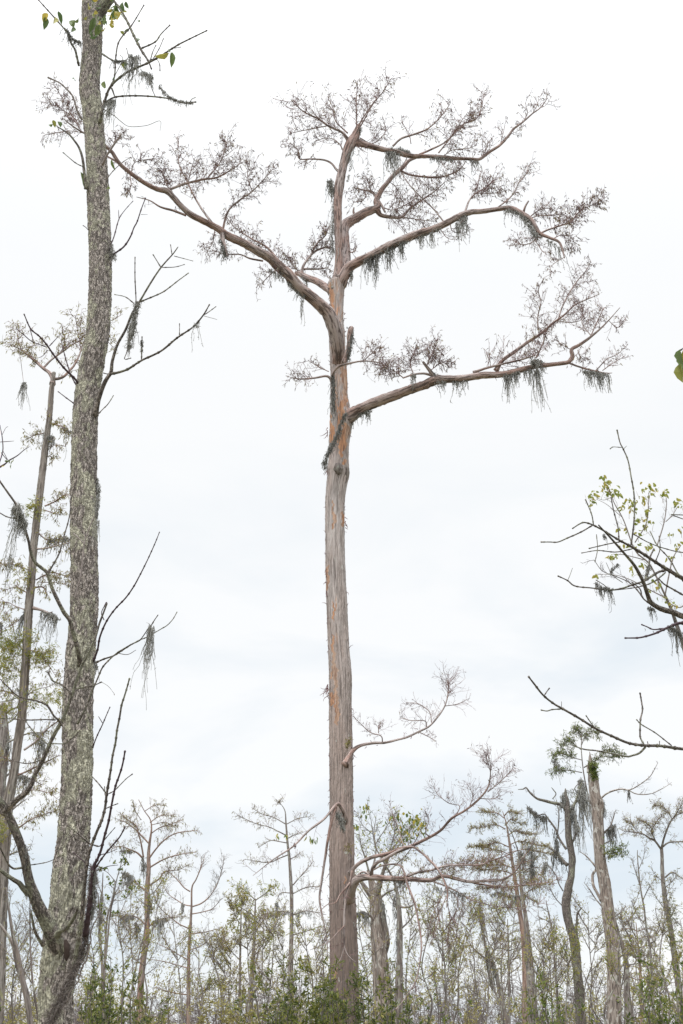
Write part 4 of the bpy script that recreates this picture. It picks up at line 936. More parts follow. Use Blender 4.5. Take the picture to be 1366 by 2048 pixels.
T.br("1588,1400,10 1500,1290,8 1430,1250,6.6 1366,1232,5.8 1345,1224,5.3 1321,1217,5.1 1302,1205,4.7 1295,1188,4.1 1286,1162,3.6 1269,1131,3.1 1247,1105,2.5 1224,1079,2 1197,1050,1.3", dy=-1.8, rough=.2)
T.br("1286,1195,1.6 1270,1175,1.5 1255,1163,1.3 1230,1152,1.1 1205,1142,.9 1188,1120,.6", knob=1, n=10, L=26, leaf=(0,5,2,.5)); T.br("1290,1160,2.4 1297,1140,2.2 1300,1115,1.8 1308,1098,1.2", **K)
T.br("1300,1208,1.8 1285,1195,1.5 1280,1178,1.4 1264,1165,1", **K); T.br("1245,1165,1 1225,1150,.8 1212,1125,.5"); T.br("1366,1190,2 1345,1178,1.8 1328,1168,1.6 1318,1158,1", **K)
T.limb('limb', 'dark')
T.br("1588,1380,8 1480,1290,4 1420,1255,3.4 1366,1246,3 1338,1254,2.6 1310,1267,2.1 1281,1275,1.7 1262,1276,1.5 1250,1276,1.2", dy=-1.2, **K)
T.br("1326,1257,1.5 1307,1259,1.4 1295,1254,1.3 1283,1249,1", **K)
T.limb('limb', 'leftlimb')
T.br("1585,1560,9 1480,1512,4.5 1420,1502,3.6 1366,1498,3.2 1321,1492,2.9 1289,1491,2.7 1257,1486,2.5 1228,1474,2.4 1193,1458,2.3 1161,1438,2.2 1126,1418,2.2 1107,1407,2 1086,1390,1.9 1070,1370,1.9 1057,1353,1.4", dy=-1.5, **K)
T.br("1124,1418,1.2 1105,1419,1.2 1094,1422,1.2 1082,1420,1", **K); T.br("1088,1392,1 1093,1384,1 1099,1376,.9", **K); T.br("1123,1416,.6 1123,1403,.5"); T.br("1190,1456,.9 1180,1443,1.1 1172,1431,.9", **K)
T.br("1288,1489,1.6 1281,1476,1.6 1280,1463,1.6 1281,1439,1.6 1285,1420,1.5 1283,1403,1.5 1280,1386,1.2", **K); T.br("1343,1491,1.3 1311,1466,1.2 1283,1449,1.2 1273,1439,1", **K)
T.br("1291,1494,2.2 1279,1506,2 1265,1511,1.9 1252,1513,1.9 1214,1505,1.7 1190,1501,1.5 1166,1498,1.4 1139,1488,.8", dy=.0, rough=.15); T.br("1296,1490,.9 1295,1483,1"); T.br("1319,1491,.8 1319,1482,.9")
T.limb('limb', 'dark')
T.br("1588,700,6 1500,640,3 1420,650,2.2 1385,680,1.5 1362,700,1", dy=-3.0, **K)
T.close()
S = Spray(); S.org = T.base
for (x, y, l, wd, dx) in ((1361,698,46,24,-.1),(1362,703,66,32,.03),(1360,726,44,22,-.08),(1366,700,70,34,-.02)):
    S = Spray(); S.org = T.base; p = at(x, y, T.depth_at(1362, 700)); u = pxm(p); S.leaf(p, np.array([dx, .1, -1.0]), l * u, wd * u)
    S.flush(T.root, M['dark'], M['vgreen'], ln='leaf', shape='blade')
moss(T, "1285,1255 1300,1262 1310,1262", 0.1, 1, 'tiny moss thread at the tip of the lowest mossy right bough', 1)
moss(T, "1336,1252 1348,1258 1362,1266", 40, 90, 'dark moss tassels under the right edge bough', 7, dark=True)
moss(T, "1190,1165 1205,1175 1222,1178", 26, 70, 'moss fringe on the outer half of the curved right bough', 7, dark=True, longs=[(1200,1176,40,5)])
moss(T, "1222,1140 1236,1128", 18, 30, 'small dark moss tuft between two right twigs', 5, dark=True)
moss(T, "1292,1150 1298,1130", 26, 60, 'moss tuft in the crotch of the dark right bough', 6)
moss(T, "1207,1068 1210,1072", 22, 14, 'short moss wisp near the upper right twig fork', 3, dark=True)
moss(T, "1296,1215 1308,1217", 18, 40, 'dark moss fringe at the elbow of the thick right bough', 5, dark=True)
RT = T

# slender tree with yellow-green leaves woven through those boughs
T = Tree('sapling_tree', 'slender tree with yellow-green leaf tufts behind the knobby right boughs', 'tree', 11.5, 1420, wood='leftlimb', twig='pale', leafm='ygreen', shape='blade')
T.trunk("1330,1190,2.4 1350,1240,3.6 1376,1330,5 1398,1500,6.5 1410,1800,8 1420,2083,9", sides=10, rough=.12, stp=5)
T.limb('limb', 'pale')
T.br("1330,1190,2.2 1300,1130,1.8 1270,1100,1.4 1247,1040,1.2 1228,1005,1 1217,974,.7", n=12, L=22, leaf=(0,5,2,0), rp=.5)
T.br("1270,1085,1.2 1293,1045,1 1297,1000,.8 1297,985,.5", n=8, L=18, leaf=(0,5,2,0), rp=.5); T.br("1314,1092,1.3 1328,1045,1.1 1333,1010,.9 1332,993,.5", n=8, L=20, leaf=(0,5,2,0), rp=.5); T.br("1332,1043,1 1345,1030,.8 1356,1012,.5", n=4, L=18, leaf=(0,5,2,0), rp=.5)
T.br("1290,1120,1.2 1250,1110,.9 1225,1108,.5"); T.br("1330,1190,1.5 1345,1120,1.2 1362,1090,.8"); T.br("1330,1195,1.6 1300,1180,1.3 1262,1160,1 1230,1150,.8 1190,1148,.5", n=6, L=18, leaf=(0,5,2,0), rp=.5)
T.br("1335,1205,1.6 1360,1215,1.2 1375,1200,.8", n=5, L=20, leaf=(0,5,2,0), rp=.5); T.br("1315,1160,1 1320,1185,.8 1345,1205,.5", n=4, L=20, leaf=(0,5,2,0), rp=.5); T.br("1222,995,.7 1205,1000,.6 1185,990,.4"); T.br("1245,1035,.7 1215,1010,.6 1193,998,.4")
T.close()
S = Spray(); S.org = T.base
CL = [(1207,959,9),(1214,965,8),(1190,990,8),(1186,998,8),(1201,977,5),(1184,985,4),(1214,980,6),(1232,984,9),(1228,980,6),(1240,990,6),(1256,1000,9),(1245,1014,7),(1262,1016,7),(1275,1005,6),(1290,976,7),(1302,970,9),(1306,987,6),(1288,995,6),(1292,1023,10),(1277,1038,5),(1305,1040,5),(1286,1037,6),(1291,1050,6),(1327,985,7),(1336,984,4),(1355,1002,9),(1362,1010,5),(1362,1054,5),(1342,1066,4),(1357,1091,8),(1303,1094,8),(1283,1090,5),(1341,1113,6),(1250,1088,5),(1222,1112,6),(1232,1110,8),(1190,1151,4),(1267,1146,5),(1284,1130,5),(1310,1166,5),(1303,1176,5),(1326,1195,5),(1346,1206,6),(1275,1062,4),(1250,1060,4),(1262,1133,4),(1270,1097,5)]
for x, y, k in CL:
    for i in range(k):
        p = at(x + R.gauss(0, 5), y + R.gauss(0, 4), T.depth_at(x, y) + R.gauss(0, .04)); u = pxm(p)
        S.leaf(p, np.array([R.gauss(0, .7), R.gauss(0, .7), -.8]), R.uniform(7, 12.5) * u, R.uniform(4, 6.8) * u)
    P, _ = wander(at(x + R.gauss(0, 6), y + 22, T.depth_at(x, y)), np.array([R.gauss(0, .3), 0, 1.]), 22 * pxm(p), 5, .2, .1); S.twig(P, .5 * pxm(p))
S.flush(T.root, M['pale'], M['ygreen'], shape='blade')

# ------------------------------------------------------------------ slim cypress behind the left tree
T = Tree('cypress_tree', 'slim cypress forking just left of the lichen-crusted trunk', 'tree', 14.0, 0, wood='olive', limbwood='limb', twig='twig', leafm='olivel')
T.trunk("108,745,3.5 106,760,4 103,783,5 100,824,5.2 95,863,5.8 90,898,6.2 85,943,6.6 79,996,7 72,1054,7.2 67,1098,7.4 63,1157,7.8 58,1215,8.2 54,1274,8 51,1323,8.2 47,1376,8.8 43,1440,8.6 34,1499,8.8 26,1557,9.2 17,1605,10 10,1680,11 4,1760,12 -2,1900,13 -8,2083,15", sides=30, rough=.2, stp=3)
lf = dict(leaf=(2.2, 8, 2.3, .8), rp=.6)
T.limb(); T.br("105,768,4.6 105,756,4.6 98,745,3.6 87,737,3 70,722,2.7 58,712,2.2 50,705,1.7 42,699,1.2 25,692,.8 13,688,.4", n=36, L=26, t0=.4, **lf); T.br("87,736,2.4 100,722,2.1 113,712,1.9 130,700,1.6 145,689,1.4 167,678,.9", n=16, L=22, t0=.2, **lf)
T.br("42,698,1 35,675,.8 38,650,.5", n=14, L=26, **lf); T.br("120,706,.9 130,685,.8 125,660,.5", n=18, L=26, **lf); T.br("42,698,.8 70,690,.7 90,680,.4", n=10, L=20, **lf)
T.limb(); T.br("107,758,3.4 118,757,3 129,752,2.8 140,740,2.5 148,731,2.2 158,712,1.8 165,690,1.5 180,665,1.2 205,648,.9 225,640,.7 245,628,.4", dy=.4, n=30, L=24, **lf); T.br("162,700,1 155,660,.8 150,630,.5", n=22, L=28, **lf); T.br("190,655,.8 222,690,.6 235,700,.4", n=10, L=24, **lf)
B5 = [("95,866,2 80,868,1.5 65,872,1 53,880,.5",14,20),("92,852,2 102,848,1.7 129,855,1.2 143,868,.7",22,22),("90,1012,1.8 110,1003,1.4 129,990,1 142,992,.5",18,20),("88,1020,1.2 115,1028,.8 125,1030,.5",10,18),("72,1098,2.2 95,1096,1.7 123,1089,1.2 145,1085,.6",16,18),("70,1060,1.6 95,1080,1.3 120,1078,1 142,1078,.6",10,16),
      ("58,1140,1.3 35,1132,1 17,1127,.8 0,1132,.4",20,16),("72,1160,1.6 90,1150,1.2 108,1145,1 143,1157,.5",22,18),("70,1175,2 85,1174,1.7 91,1182,1.4 93,1194,.8",8,14),("52,1220,1.2 30,1212,.9 12,1204,.7 -5,1215,.4",14,18),("66,1216,3 82,1220,2.6 98,1226,2 104,1224,1.4",0,0),("90,915,1 100,912,.8 108,920,.5",6,10),
      ("82,1165,1 110,1165,.8 140,1172,.5",10,18),("50,1232,1 30,1245,.8 0,1262,.5",8,18),("48,1500,2.4 70,1484,2 90,1462,1.6 120,1440,1.2 150,1425,.7",26,24),("36,1550,2 60,1540,1.7 90,1525,1.3 120,1510,.8",22,26),("36,1592,1.3 60,1580,1 95,1585,.7 118,1600,.4",20,22),("32,1660,1.8 60,1640,1.4 90,1628,1 115,1622,.5",24,22),
      ("40,1400,1.4 20,1385,1 0,1380,.6",18,26),("60,1300,1.2 80,1310,1 100,1335,.7 110,1350,.4",18,22),("28,1260,.8 20,1240,.6 10,1225,.4",8,14)]
for q, n, L in B5:
    T.limb(); T.br(q, n=int(n * 1.3), L=max(L, 5) * 1.15, leaf=(3.2, 7.5, 2.1, .9), rp=.45)
T.limb(); T.br('38,700,.7 42,725,.5 47,765,.4', dy=.02, start=13.5)
T.limb(); T.br('96,900,1 110,890,.8 132,893,.5', n=8, L=18); T.limb(); T.br('60,1190,1.2 35,1175,1 10,1180,.6', n=16, L=20); T.limb(); T.br('45,1400,1.4 70,1380,1.1 100,1372,.8 130,1350,.5', n=18, L=22, rp=.45); T.limb(); T.br('30,1530,1.3 10,1515,1 -10,1510,.7', n=14, L=24, rp=.45)
T.close()
# bright yellow-green spring growth half way up
S = Spray(); S.org = T.base
for q, n in (("52,1300,1 30,1290,.8 5,1300,.5", 40), ("50,1330,1 75,1325,.8 100,1310,.5", 34), ("45,1350,1 25,1320,.8 20,1280,.5", 44), ("45,1330,.8 15,1345,.7 -10,1340,.5", 34), ("45,1330,.8 60,1300,.7 62,1270,.5", 24), ("45,1420,.8 75,1400,.7 120,1400,.5", 34), ("40,1400,.8 15,1412,.7 0,1420,.5", 24), ("75,1030,.6 65,1010,.6 62,1030,.4", 18), ("64,1160,.6 55,1175,.5 50,1150,.4", 12), ("20,1690,.8 5,1660,.6 0,1640,.5", 22)):
    Q, r = T.path(q, start=13.9); grow(S, Q, n, 22, rp=.4, lv=2, sub=4, leaf=(5.2, 7, 2.3, .3), up=.12, tight=1.25)
S.flush(T.root, M['pale'], M['ygreen'], 'sprig', 'yellow_green_sprig')
CY = T
moss(T, "92,868 100,872 104,880", 24, 100, 'moss collar round the slim cypress at its upper bough', 8); moss(T, "130,856 140,862", 44, 40, 'moss tail at the end of the upper right bough of the slim cypress', 4)
moss(T, "100,1080 120,1076 140,1078", 34, 90, 'moss bunch between the slim cypress and the lichened trunk', 7); moss(T, "84,1222 95,1226 104,1228 115,1236", 46, 120, 'heavy moss curtain on a dead stub of the slim cypress', 7)
moss(T, "52,1222 46,1232 44,1240", 50, 50, 'moss tail left of the slim cypress stem', 4, dark=True); moss(T, "45,1378 50,1384", 14, 60, 'dark moss ring where the slim cypress bends', 10, dark=True)
moss(T, "50,765 46,768", 40, 30, 'single thin moss strand at upper left, free of the cypress stem', 2, longs=[(46,765,45,8)]); moss(T, "76,1485 84,1480 90,1500", 44, 60, 'pale moss strands under a low bough of the slim cypress', 8); moss(T, "0,1245 4,1250", 60, 30, 'dark moss strand touching the left frame edge', 3, dark=True)

# grey mossy trunk at the very left edge
T = Tree('cypress_tree', 'grey moss-hung trunk cut by the left edge of the photo', 'tree', 20.0, 2, wood='bgbark', limbwood='bgbark', twig='bgtwig', leafm='olivel')
T.trunk("6,1405,3 6,1425,7 7,1460,10 5,1500,12 0,1560,12 -6,1650,13 -10,1800,15 -12,2083,18", sides=20, rough=.15, stp=4)
T.limb(); T.br("8,1430,2 25,1418,1.6 45,1412,1", n=12, L=22, leaf=(.6,7,2,.8)); T.limb(); T.br("6,1490,2.4 30,1478,2 60,1466,1.4 95,1466,.8", n=14, L=26, leaf=(1,7,2,.8)); T.limb(); T.br("6,1450,2 25,1440,1.6 40,1420,1.2 60,1380,.8", n=16, L=26, leaf=(1,7,2,.8)); T.limb(); T.br("4,1560,2.4 25,1545,2 55,1555,1.4 85,1570,.8", n=20, L=26, leaf=(1.4,7,2,.8)); T.limb(); T.br("0,1720,2 30,1705,1.6 60,1700,1", n=16, L=26, leaf=(1,7,2,.8)); T.limb(); T.br("4,1640,2 30,1615,1.6 50,1600,1", n=10, L=26, leaf=(1,7,2,.8))
T.close(); moss(T, '70,1466 85,1467', 40, 40, 'thin moss threads on the first bough of the left edge trunk', 6); moss(T, '25,1546 45,1552 60,1557', 40, 90, 'moss curtain on a low bough of the left edge trunk', 7)
moss(T, "4,1430 10,1470 14,1500", 50, 150, 'grey moss sheet over the trunk at the left edge', 10)

# ------------------------------------------------------------------ the swamp wood behind, tree by tree
def bg(label, Y, trunk, brs, wood='bgbark', twig='bgtwig', leafm='olivel', leaf=(.8, 5, 1.5, .7), mossy=(), name='cypress_tree', rp=.46, flatz=.6, up=.1, hi=8, group=None, lv=2, sub=4, shape='kite', lw=None, rough=.13, crown=()):
    P = parse(trunk); T = Tree(name, label, 'tree', Y, P[-1][0], group, wood, lw or wood, twig, leafm, shape)
    T.trunk(trunk, sides=max(8, min(20, int(P[:, 2].max() * 2.2))), rough=rough, wavelen=.12, stp=max(3, P[:, 2].mean()), flare=1.5)
    for q in brs:
        q, n, L = q if isinstance(q, tuple) else (q, 14, 18); n = int(n * 1.35)
        T.limb(); T.br(q, n=n, L=L, leaf=leaf, rp=rp, flatz=flatz, up=up, lv=lv, sub=sub, t0=.2)
    T.close()
    for q, n, L in crown:
        T.limb('bough'); T.br(q, n=n, L=L, leaf=leaf, rp=rp, flatz=flatz, up=up, lv=lv, sub=sub, t0=.1)
    T.close()
    for a in mossy:
        (q, l, n, lab), kw = a[:4], (a[4] if len(a) > 4 else {})
        moss(T, q, l, n, lab, kw.pop('wid', 7), stuff=False, fuzz=2, **kw)
    return T

bg('flat-topped red-stemmed cypress with moss, right of the lichened trunk', 42, "277,1599,.6 289,1622,.9 300,1638,1.2 303,1657,1.6 299,1686,2.6 297,1709,3.4 297,1741,4.4 294,1789,5 294,1830,5 293,1870,5.5 286,1925,6 281,1979,6.5 278,2083,8",
   [("297,1718,2 312,1698,1.6 329,1680,1.4 351,1667,1.1 380,1662,.8 400,1662,.4",22,18),("301,1668,1.2 320,1655,1 342,1648,.8 365,1640,.4",20,18),("300,1645,1 320,1632,.8 345,1630,.4",18,16),("299,1735,1.8 329,1718,1.4 355,1710,1 390,1704,.5",20,18),("300,1770,1.8 319,1757,1.6 329,1744,1.3 358,1739,.7 375,1730,.4",24,16),
    ("297,1686,1.6 277,1665,1.2 262,1652,1 248,1643,.8 235,1638,.4",26,18),("287,1715,1.8 282,1686,1.5 276,1665,1.2 272,1651,1 255,1640,.8 242,1628,.4",26,18),("285,1716,1.8 275,1706,1.6 264,1701,1.3 250,1695,1 235,1693,.8 219,1701,.4",26,16),("290,1780,1.6 277,1770,1.3 264,1760,1 250,1750,.5",14,14),("289,1848,1.7 280,1839,1.5 269,1833,1.2 250,1832,1 232,1831,.8 222,1830,.4",14,12),
    ("297,1854,1.8 305,1847,1.5 319,1839,1.2 340,1835,1 374,1833,.5",22,18),("282,1640,.8 270,1620,.6 268,1605,.4",12,14),("290,1622,.8 310,1610,.6 330,1612,.4",12,14),("302,1650,.8 330,1645,.6 350,1655,.4",12,16)],
   wood='bgred', twig='bgtwigr', leaf=(1.3, 5.5, 1.6, .9),
   mossy=[("286,1715 288,1730 290,1745",26,60,'moss sleeve on the upper stem of the flat-topped cypress'),("298,1785 300,1800 298,1815",26,70,'moss patch on the mid stem of the flat-topped cypress'),("246,1745 256,1750 264,1758 250,1765",24,140,'grey moss cloud beside the flat-topped cypress',{'wid':9}),("242,1830 255,1832 266,1833",42,110,'moss curtain on the left low bough of the flat-topped cypress'),("310,1842 320,1838 330,1838",40,100,'moss curtain on the right low bough of the flat-topped cypress'),("272,1846 279,1858",30,60,'dark moss cone against the stem of the flat-topped cypress',{'dark':True,'wid':4}),("245,1700 262,1702",18,50,'moss fringe on the upper left bough of the flat-topped cypress')])
bg('thin bare tree with wide upswept arms, left of centre', 38, "409,1709,.4 406,1725,.7 393,1757,1.2 384,1775,1.6 383,1812,2 381,1850,2.8 378,1900,3.2 377,1950,3.6 377,2010,4 376,2083,4.5",
   [("380,1783,1.3 368,1775,1.1 355,1760,.9 338,1744,.6 327,1738,.4",16,20),("382,1812,1.2 368,1809,1 355,1801,.9 338,1789,.7 326,1770,.4",12,18),("378,1857,1.4 360,1849,1.1 345,1838,.9 322,1818,.7 309,1802,.4",16,20),("377,1920,1.3 362,1912,1 345,1902,.9 313,1886,.5",14,22),("375,1936,1.3 350,1929,1 329,1923,.8 293,1918,.4",12,20),("385,1813,1.5 402,1807,1.3 419,1793,1.1 435,1767,.9 445,1735,.8 448,1712,.4",30,20),("383,1828,1.2 405,1824,1 425,1817,.8 442,1799,.4",12,18),("380,1868,1.2 410,1864,1 435,1858,.6",12,20),("393,1757,.9 401,1735,.7 404,1712,.4",14,18),("378,1990,1.4 345,1985,1 310,1975,.5",12,22),("380,1900,1.1 405,1890,.9 425,1870,.5",14,20)],
   wood='bgred', twig='bgtwig', leaf=(.12, 5, 1.5, .7), name='bare_tree', mossy=[("365,1806 368,1808",26,26,'short moss strand on the thin bare tree',{'wid':2})])
bg('upright narrow cypress with a small flat crown, left of the tall trunk', 36, "561,1607,.5 570,1622,1 572,1648,1.7 575,1686,2.4 578,1710,2.8 580,1735,3 583,1789,3.6 583,1830,3.9 583,1870,4.2 581,1950,5.5 580,2044,6.5 580,2083,7",
   [("573,1671,1.3 555,1662,1.1 538,1654,.9 509,1646,.7 474,1630,.4",24,16),("571,1648,1.2 548,1635,.9 525,1628,.7 503,1615,.4",22,14),("574,1648,1 585,1642,.9 599,1636,.7 622,1633,.4",12,14),("574,1686,1.1 558,1683,.9 541,1681,.8 528,1688,.6 516,1696,.4",10,12),("577,1676,1 588,1670,.8 599,1668,.4",6,12),("578,1709,1.3 560,1716,1.1 538,1725,.9 510,1722,.7 490,1718,.4",18,16),("581,1718,1.1 592,1712,.8 600,1705,.5",8,12),("586,1770,1.3 597,1757,1.1 609,1744,.9 618,1733,.7 628,1722,.4",14,20),("586,1787,1.3 612,1775,1 638,1773,.5",16,20),("580,1786,1 562,1786,.8 553,1800,.5",8,12),("586,1830,1.3 610,1822,1 640,1826,.5",18,20),("580,1825,1.2 560,1823,1 535,1838,.5",16,20),("562,1610,.6 558,1603,.3",14,14),("586,1870,1.2 620,1860,.9 645,1850,.5",16,22)],
   wood='bgbark', twig='bgtwigr', leaf=(.8, 5, 1.5, .8), mossy=[("553,1805 556,1812",20,40,'moss strand left of the narrow cypress stem',{'wid':3}),("530,1832 550,1826 600,1824 625,1824",16,110,'moss-grey haze of threads across the narrow cypress low boughs')])
bg('small forked cypress with yellow tufts, left of the narrow cypress', 40, "511,1797,1 510,1831,2 509,1860,3 508,1886,3.3 504,1950,4 500,2083,5",
   [("511,1800,1.1 495,1786,.9 485,1778,.7 474,1770,.4",16,20),("512,1800,1.1 532,1786,.9 551,1773,.5",16,20),("509,1832,1 490,1820,.8 470,1808,.4",14,20),("511,1840,1 530,1828,.8 548,1822,.4",16,20),("508,1880,1.1 485,1870,.8 460,1850,.4",16,22),("510,1890,1 535,1875,.8 560,1862,.4",16,22)], leaf=(2, 7, 3, .3), leafm='ygreen', twig='bgtwig', mossy=[("490,1826 500,1832",18,60,'grey moss beside the yellow-tufted cypress')])
bg('thin yellow-leaved stem beside the forked cypress', 30, "483,1789,.6 482,1838,1.4 481,1880,1.8 480,1934,2.2 478,2083,3", [("482,1850,1 470,1830,.8 462,1800,.4",20,18),("481,1880,1 495,1860,.8 500,1840,.4",16,18),("480,1920,1 460,1900,.8 440,1870,.5",16,22),("482,1820,.8 488,1800,.6 478,1790,.4",14,16)], leaf=(2.6, 7, 3, .3), leafm='olivel', twig='bgtwigr', name='bare_tree')
# right-hand side of the wood
def layers(x0, ys, hw):
    o = []
    for i, y in enumerate(ys):
        for sgn in (-1, 1):
            if R.random() < .12: continue
            l = hw[i] * R.uniform(.5, 1.15); y0 = y + R.uniform(-8, 8); xa = x0 + (y - ys[0]) * .2; rise = R.uniform(-12, 10)
            o.append((f"{xa:.0f},{y0+8:.0f},1.2 {xa+sgn*l*.3:.0f},{y0+R.uniform(-5,3):.0f},.9 {xa+sgn*l*.65:.0f},{y0-rise*.6:.0f},.7 {xa+sgn*l:.0f},{y0-rise:.0f},.35", int(l * .7), 13))
    return o
bg('layered olive cypress with a red stem, right of centre', 40, "1005,1622,.6 1009,1635,1 1013,1649,1.4 1018,1679,2.2 1023,1713,2.8 1031,1765,3.6 1038,1812,4.5 1044,1850,5 1047,1877,5 1050,1940,6 1052,2083,8",
   layers(1008, [1632, 1646, 1662, 1680, 1700, 1722, 1745, 1768, 1790], [42, 66, 82, 88, 82, 76, 80, 74, 60]), wood='bgred', twig='bgtwigr', leaf=(1.7, 5.5, 1.5, .1), flatz=.35, up=.03, rough=.2,
   mossy=[("985,1788 1000,1784 1020,1790 1050,1792",30,170,'moss fringe under the layered olive crown'),("1040,1705 1046,1715",50,80,'pale moss clump in the layered olive crown',{'wid':10}),("960,1790 965,1850",40,60,'moss hanging left of the layered olive crown')])
bg('grey moss-backed trunk leaning against the red-stemmed cypress', 36, "1036,1700,1.2 1040,1745,2.5 1045,1799,3.6 1050,1825,4 1053,1850,4.8 1057,1901,7 1062,1970,9 1067,2048,10.5 1069,2083,11",
   [("1040,1720,1.4 1058,1700,1.2 1072,1670,.9 1080,1650,.5",16,18),("1042,1745,1.3 1065,1735,1 1095,1738,.5",20,18),("1036,1702,1.2 1025,1670,1 1010,1645,.5",10,18),("1046,1790,1.2 1070,1775,1 1095,1768,.5",16,18)], leaf=(1, 6, 1.6, .8),
   mossy=[("1060,1690 1065,1720 1063,1750",50,100,'dark moss strands right of the layered olive crown',{'dark':True}),("1055,1905 1062,1960 1066,2010",22,140,'moss skin on the lower grey trunk',{'wid':10})])
bg('broken crooked trunk draped in moss left of the snag', 30, "1131,1577,1 1131,1590,3.5 1134,1600,4.5 1135,1621,6 1137,1673,6.6 1144,1714,7 1143,1735,6.6 1142,1751,6.6 1135,1782,8 1132,1806,8.6 1135,1833,8 1142,1860,8 1149,1884,8.5 1154,1935,9 1160,2000,9.5 1164,2083,11",
   [("1134,1620,4 1126,1612,3.6 1118,1608,3.2 1103,1605,3 1088,1601,2.8 1076,1598,2.3 1067,1592,2 1058,1583,1.8 1052,1575,1.4 1047,1578,1.2 1036,1579,.6",3,16),("1132,1698,2.4 1118,1676,2.2 1112,1660,2.2 1105,1649,2 1095,1636,1.6 1088,1628,1.3 1071,1632,1.2 1060,1622,1 1054,1611,.6",10,16),("1134,1730,3 1126,1722,3 1118,1712,3 1110,1703,2.6 1098,1696,1.4",6,12),("1126,1782,1.4 1118,1768,1.2 1112,1751,1.1 1100,1735,.9 1091,1724,.6",8,16),("1124,1811,1.1 1110,1795,.9 1100,1775,.6",6,14),("1151,1858,2.6 1154,1845,2.4 1154,1830,2 1158,1822,1.6 1164,1815,1",2,8),("1140,1624,3 1148,1610,2.6 1154,1595,2 1160,1575,1.4 1166,1560,.7",8,14),("1143,1690,2 1152,1668,1.7 1157,1662,1.2",8,14),("1115,1668,1.4 1118,1630,1.2 1113,1600,.8",8,14),("1105,1598,1 1112,1588,1.1 1107,1580,1 1103,1575,.6",0,0)],
   wood='leftlimb', twig='bgtwig', leaf=(.1, 5, 1.6, .8), rp=.5, name='dead_tree', rough=.2,
   mossy=[("1058,1613 1066,1622 1078,1632 1092,1634",26,120,'moss drape on the upper left arm of the crooked trunk',{'dark':True}),("1126,1588 1128,1600 1122,1612",30,120,'moss cap round the broken top of the crooked trunk',{'wid':8}),("1144,1610 1148,1630 1152,1650",48,150,'long moss drape right of the crooked trunk top',{'wid':7}),("1158,1580 1164,1590 1170,1600",66,190,'big moss beard between the crooked trunk and the snag',{'wid':8}),("1110,1660 1112,1690 1106,1720",36,80,'moss fringe on the left arm of the crooked trunk',{'dark':True}),("1120,1716 1126,1722",20,50,'moss on the stubby elbow of the crooked trunk',{'dark':True}),("1152,1845 1153,1870 1155,1880",28,60,'dark moss on the right spur of the crooked trunk',{'dark':True,'wid':4}),("1090,1725 1086,1745",40,60,'moss strands trailing left of the crooked trunk')])
# the great snag
T = bg('tall pale snag with a splintered top and a burl', 26, "1180,1508,1 1180,1514,2.6 1181,1524,4.6 1184,1536,7 1185,1550,9 1188,1568,10.5 1190,1590,11 1194,1603,13 1196,1612,12.6 1196,1630,11 1197,1648,10.8 1200,1714,11.5 1206,1750,12 1209,1765,12.2 1217,1833,12.8 1226,1901,13.2 1228,1969,13.5 1229,2083,15",
   [("1202,1597,1.8 1212,1588,1.7 1228,1581,1.6 1245,1578,1.4 1257,1580,1.3 1270,1575,1.1 1281,1568,1 1292,1560,.9 1303,1549,.8 1316,1525,.4",12,14),("1257,1580,1.2 1270,1587,1.1 1284,1589,1 1298,1588,.9 1311,1584,.8 1330,1574,.6 1343,1565,.4",8,14),("1203,1800,3.4 1195,1787,3.1 1187,1771,2.9 1185,1751,2.7 1190,1742,2.4 1192,1735,2.2 1180,1720,1.6 1170,1710,1.2 1159,1703,.7",8,16),("1203,1812,1.6 1190,1796,1.3 1180,1780,1.1 1168,1765,.5",8,14),("1206,1668,2 1214,1660,1.8 1221,1652,1.5 1226,1638,1.1 1231,1621,.5",12,16),("1220,1840,1.4 1235,1830,1.1 1252,1812,.8",12,16),("1202,1690,1 1222,1680,.8 1230,1662,.5",10,12)],
   wood='snag', twig='bgtwig', leaf=(.1, 5, 1.6, .8), name='dead_tree', rough=.1,
   mossy=[("1216,1662 1222,1656 1228,1650",36,90,'moss tuft on a short right branch of the snag',{'dark':True}),("1257,1582 1258,1586",18,20,'tiny moss wisp on the long right branch of the snag',{'wid':3,'dark':True}),("1203,1600 1206,1612 1202,1622",16,60,'moss fringe around the burl of the snag')])
g = Geo()   # dark hollow slit near the top, burl
Q, r = T.path("1184,1545,1.8 1186,1560,2.2 1190,1574,2.0 1192,1584,1.2", start=25.93, dy=-.02); g.tube(Q, r, 8, .3, None, .1); g.build('hollow', M['heart'], T.root, T.base)
for q in ("1176,1546,2.5 1175.5,1534,2 1177,1522,.6", "1188,1560,3 1190,1546,2.4 1189,1532,.8", "1193,1575,2.6 1196,1562,2 1196,1550,.6", "1182,1530,2 1181,1515,1.3 1179,1503,.4"):
    g = Geo(); Q, r = T.path(q, start=25.95, dy=0, stp=2); g.tube(Q, r, 7, .4, None, .06); g.build('splinter', M['snag'], T.root, T.base)
g = Geo(); Q, r = T.path("1195,1596,3 1197,1601,5 1197,1606,5 1196,1611,3", start=25.9, dy=-.02); g.tube(Q, r, 10, .4, None, .08); g.build('burl', M['snag'], T.root, T.base)
def tuft(T, pts, n, L, mat, nm, st=None, leaf=(3.2, 8, 2.4, .2), up=.25, shape='kite', rp=.4):
    S = Spray(); S.org = T.base; Q, r = T.path(pts, start=st); grow(S, Q, n, L, rp=rp, lv=2, sub=3, leaf=leaf, up=up); S.flush(T.root, M['bgtwig'], M[mat], nm, nm + '_leaves', shape=shape)
tuft(T, "1186,1524,1 1189,1542,1 1191,1556,1", 46, 8, 'green', 'fern_tuft', 25.8); tuft(T, "1204,1722,1 1212,1716,1 1228,1706,.6 1245,1710,.5", 44, 18, 'green', 'fern_tuft', 25.6)
